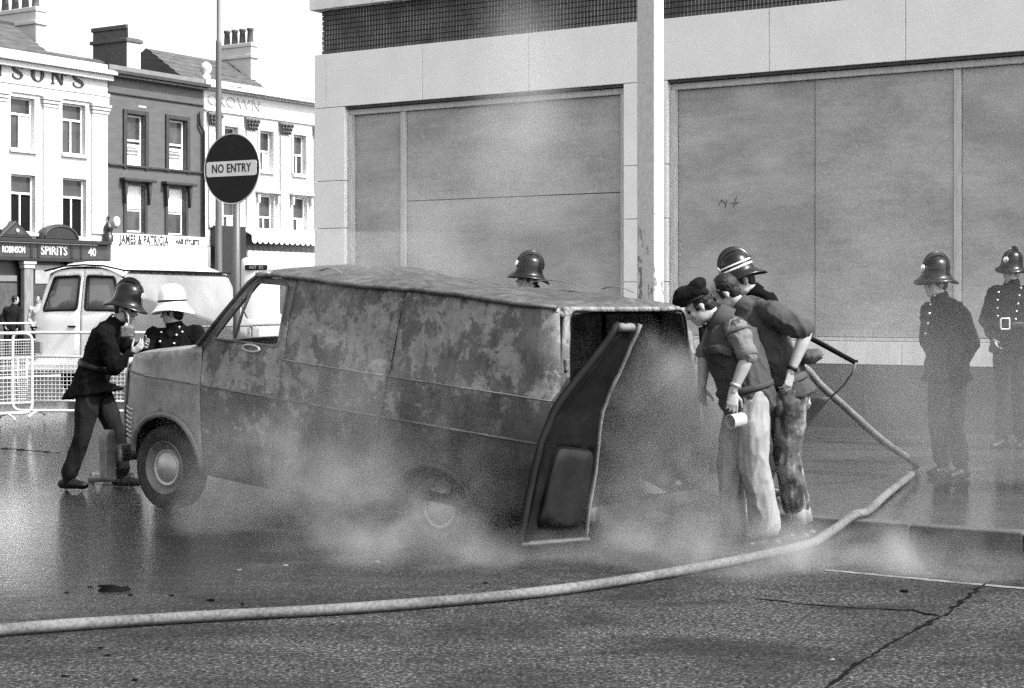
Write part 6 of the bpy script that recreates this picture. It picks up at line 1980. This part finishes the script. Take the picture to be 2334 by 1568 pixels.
# ------------------------------------------------------------------ steam and smoke from the doused van
def cloud(name, box, puffs, dens, nscale=1.3, contrast=(.40, .66), stretch=(1, 1, 1), aniso=.2, seed=(0, 0, 0), colr=.95, floor=0.0):
    """closed box of air; each puff is (centre, radii, strength) of thicker steam inside it"""
    b = MB().box(*box)
    o = b.build(name, None)
    t = NT(name)
    vol = t.n('ShaderNodeVolumePrincipled')
    vol.inputs['Color'].default_value = (colr, colr, colr, 1)
    vol.inputs['Anisotropy'].default_value = aniso
    g = t.n('ShaderNodeNewGeometry')
    pos = g.outputs['Position']
    # billowing: push the position about with slow noise
    wn = t.n('ShaderNodeTexNoise'); wn.inputs['Scale'].default_value = nscale * .8; wn.inputs['Detail'].default_value = 2
    t.l(pos, wn.inputs['Vector'])
    sub = t.n('ShaderNodeVectorMath', operation='SUBTRACT'); t.l(wn.outputs['Color'], sub.inputs[0]); sub.inputs[1].default_value = (.5, .5, .5)
    scl = t.n('ShaderNodeVectorMath', operation='SCALE'); t.l(sub.outputs[0], scl.inputs[0]); scl.inputs['Scale'].default_value = .8
    add = t.n('ShaderNodeVectorMath', operation='ADD'); t.l(pos, add.inputs[0]); t.l(scl.outputs[0], add.inputs[1])
    p2 = add.outputs[0]
    total = None
    for c, r_, s_ in puffs:
        mp = t.n('ShaderNodeMapping', vector_type='TEXTURE')
        mp.inputs['Location'].default_value = c
        mp.inputs['Scale'].default_value = r_
        t.l(p2, mp.inputs['Vector'])
        ln = t.n('ShaderNodeVectorMath', operation='LENGTH'); t.l(mp.outputs[0], ln.inputs[0])
        mr = t.n('ShaderNodeMapRange', interpolation_type='SMOOTHSTEP')
        t.l(ln.outputs['Value'], mr.inputs[0])
        mr.inputs[1].default_value = 1.0; mr.inputs[2].default_value = .1; mr.inputs[3].default_value = 0.0; mr.inputs[4].default_value = s_
        total = mr.outputs[0] if total is None else t.math('ADD', total, mr.outputs[0])
    nz = t.n('ShaderNodeTexNoise'); nz.inputs['Scale'].default_value = nscale; nz.inputs['Detail'].default_value = 5; nz.inputs['Roughness'].default_value = .55
    mp = t.n('ShaderNodeMapping'); mp.inputs['Scale'].default_value = stretch; mp.inputs['Location'].default_value = seed
    t.l(p2, mp.inputs['Vector']); t.l(mp.outputs[0], nz.inputs['Vector'])
    nr = t.n('ShaderNodeMapRange'); t.l(nz.outputs['Fac'], nr.inputs[0])
    nr.inputs[1].default_value = contrast[0]; nr.inputs[2].default_value = contrast[1]
    nr.inputs[3].default_value = floor; nr.inputs[4].default_value = 1.0
    d = t.math('MULTIPLY', t.math('MULTIPLY', total, nr.outputs[0]), dens)
    t.l(d, vol.inputs['Density'])
    t.l(vol.outputs[0], t.out.inputs['Volume'])
    o.data.materials.append(t.m)
    t.m.cycles.homogeneous_volume = False
    return o


# low steam boiling off the wet road round the van and out of the load space
st1 = cloud('steam', (-3.0, 3.2, 9.0, 13.2, .012, 2.15), [
    ((-0.70, 10.95, .28), (1.15, .50, .62), 1.05),     # in front of the rear wheel
    ((-1.80, 11.55, .35), (1.0, .50, .65), .55),       # along the cab door
    ((-0.3, 10.3, .05), (1.5, .6, .28), .5),
    ((1.20, 11.5, .65), (.80, .85, .85), 1.9),       # filling the load space
    ((1.05, 11.0, .25), (.75, .55, .65), 1.5),        # under the doorway
    ((1.5, 10.2, .08), (1.4, .7, .40), 1.0),          # round the soldiers' feet
    ((2.4, 9.9, .06), (.9, .6, .34), .9),
    ((-1.0, 11.1, 1.0), (1.6, .4, .60), .22),
    ((-1.0, 12.3, 1.95), (1.0, .8, .35), .22),         # off the hot roof
    ], 2.5, 2.1, (.40, .62), (1, 1, .75), floor=.05, colr=.68)
tag(st1, 'thick white steam boiling off the wet road round the burnt van', 'steam', kind='stuff')
# thin drift over the pavement towards the right, and a faint plume above the roof
st2 = cloud('smoke_drift', (-3.0, 7.5, 12.95, 19.0, .14, 5.2), [
    ((3.9, 13.6, .75), (2.6, .9, 1.5), 2.4),
    ((4.6, 14.6, 1.0), (2.8, 1.6, 1.6), .5),
    ((0.05, 14.6, 3.2), (.7, 1.2, 1.5), 2.4),
    ((-.62, 14.0, 2.1), (.50, .9, 1.0), 2.8),
    ], .20, .75, (.34, .68), (1, 1, .6), floor=.15, seed=(3, 1, 7), colr=.7)
tag(st2, 'thin pale smoke drifting over the pavement and up past the boards', 'smoke', kind='stuff')
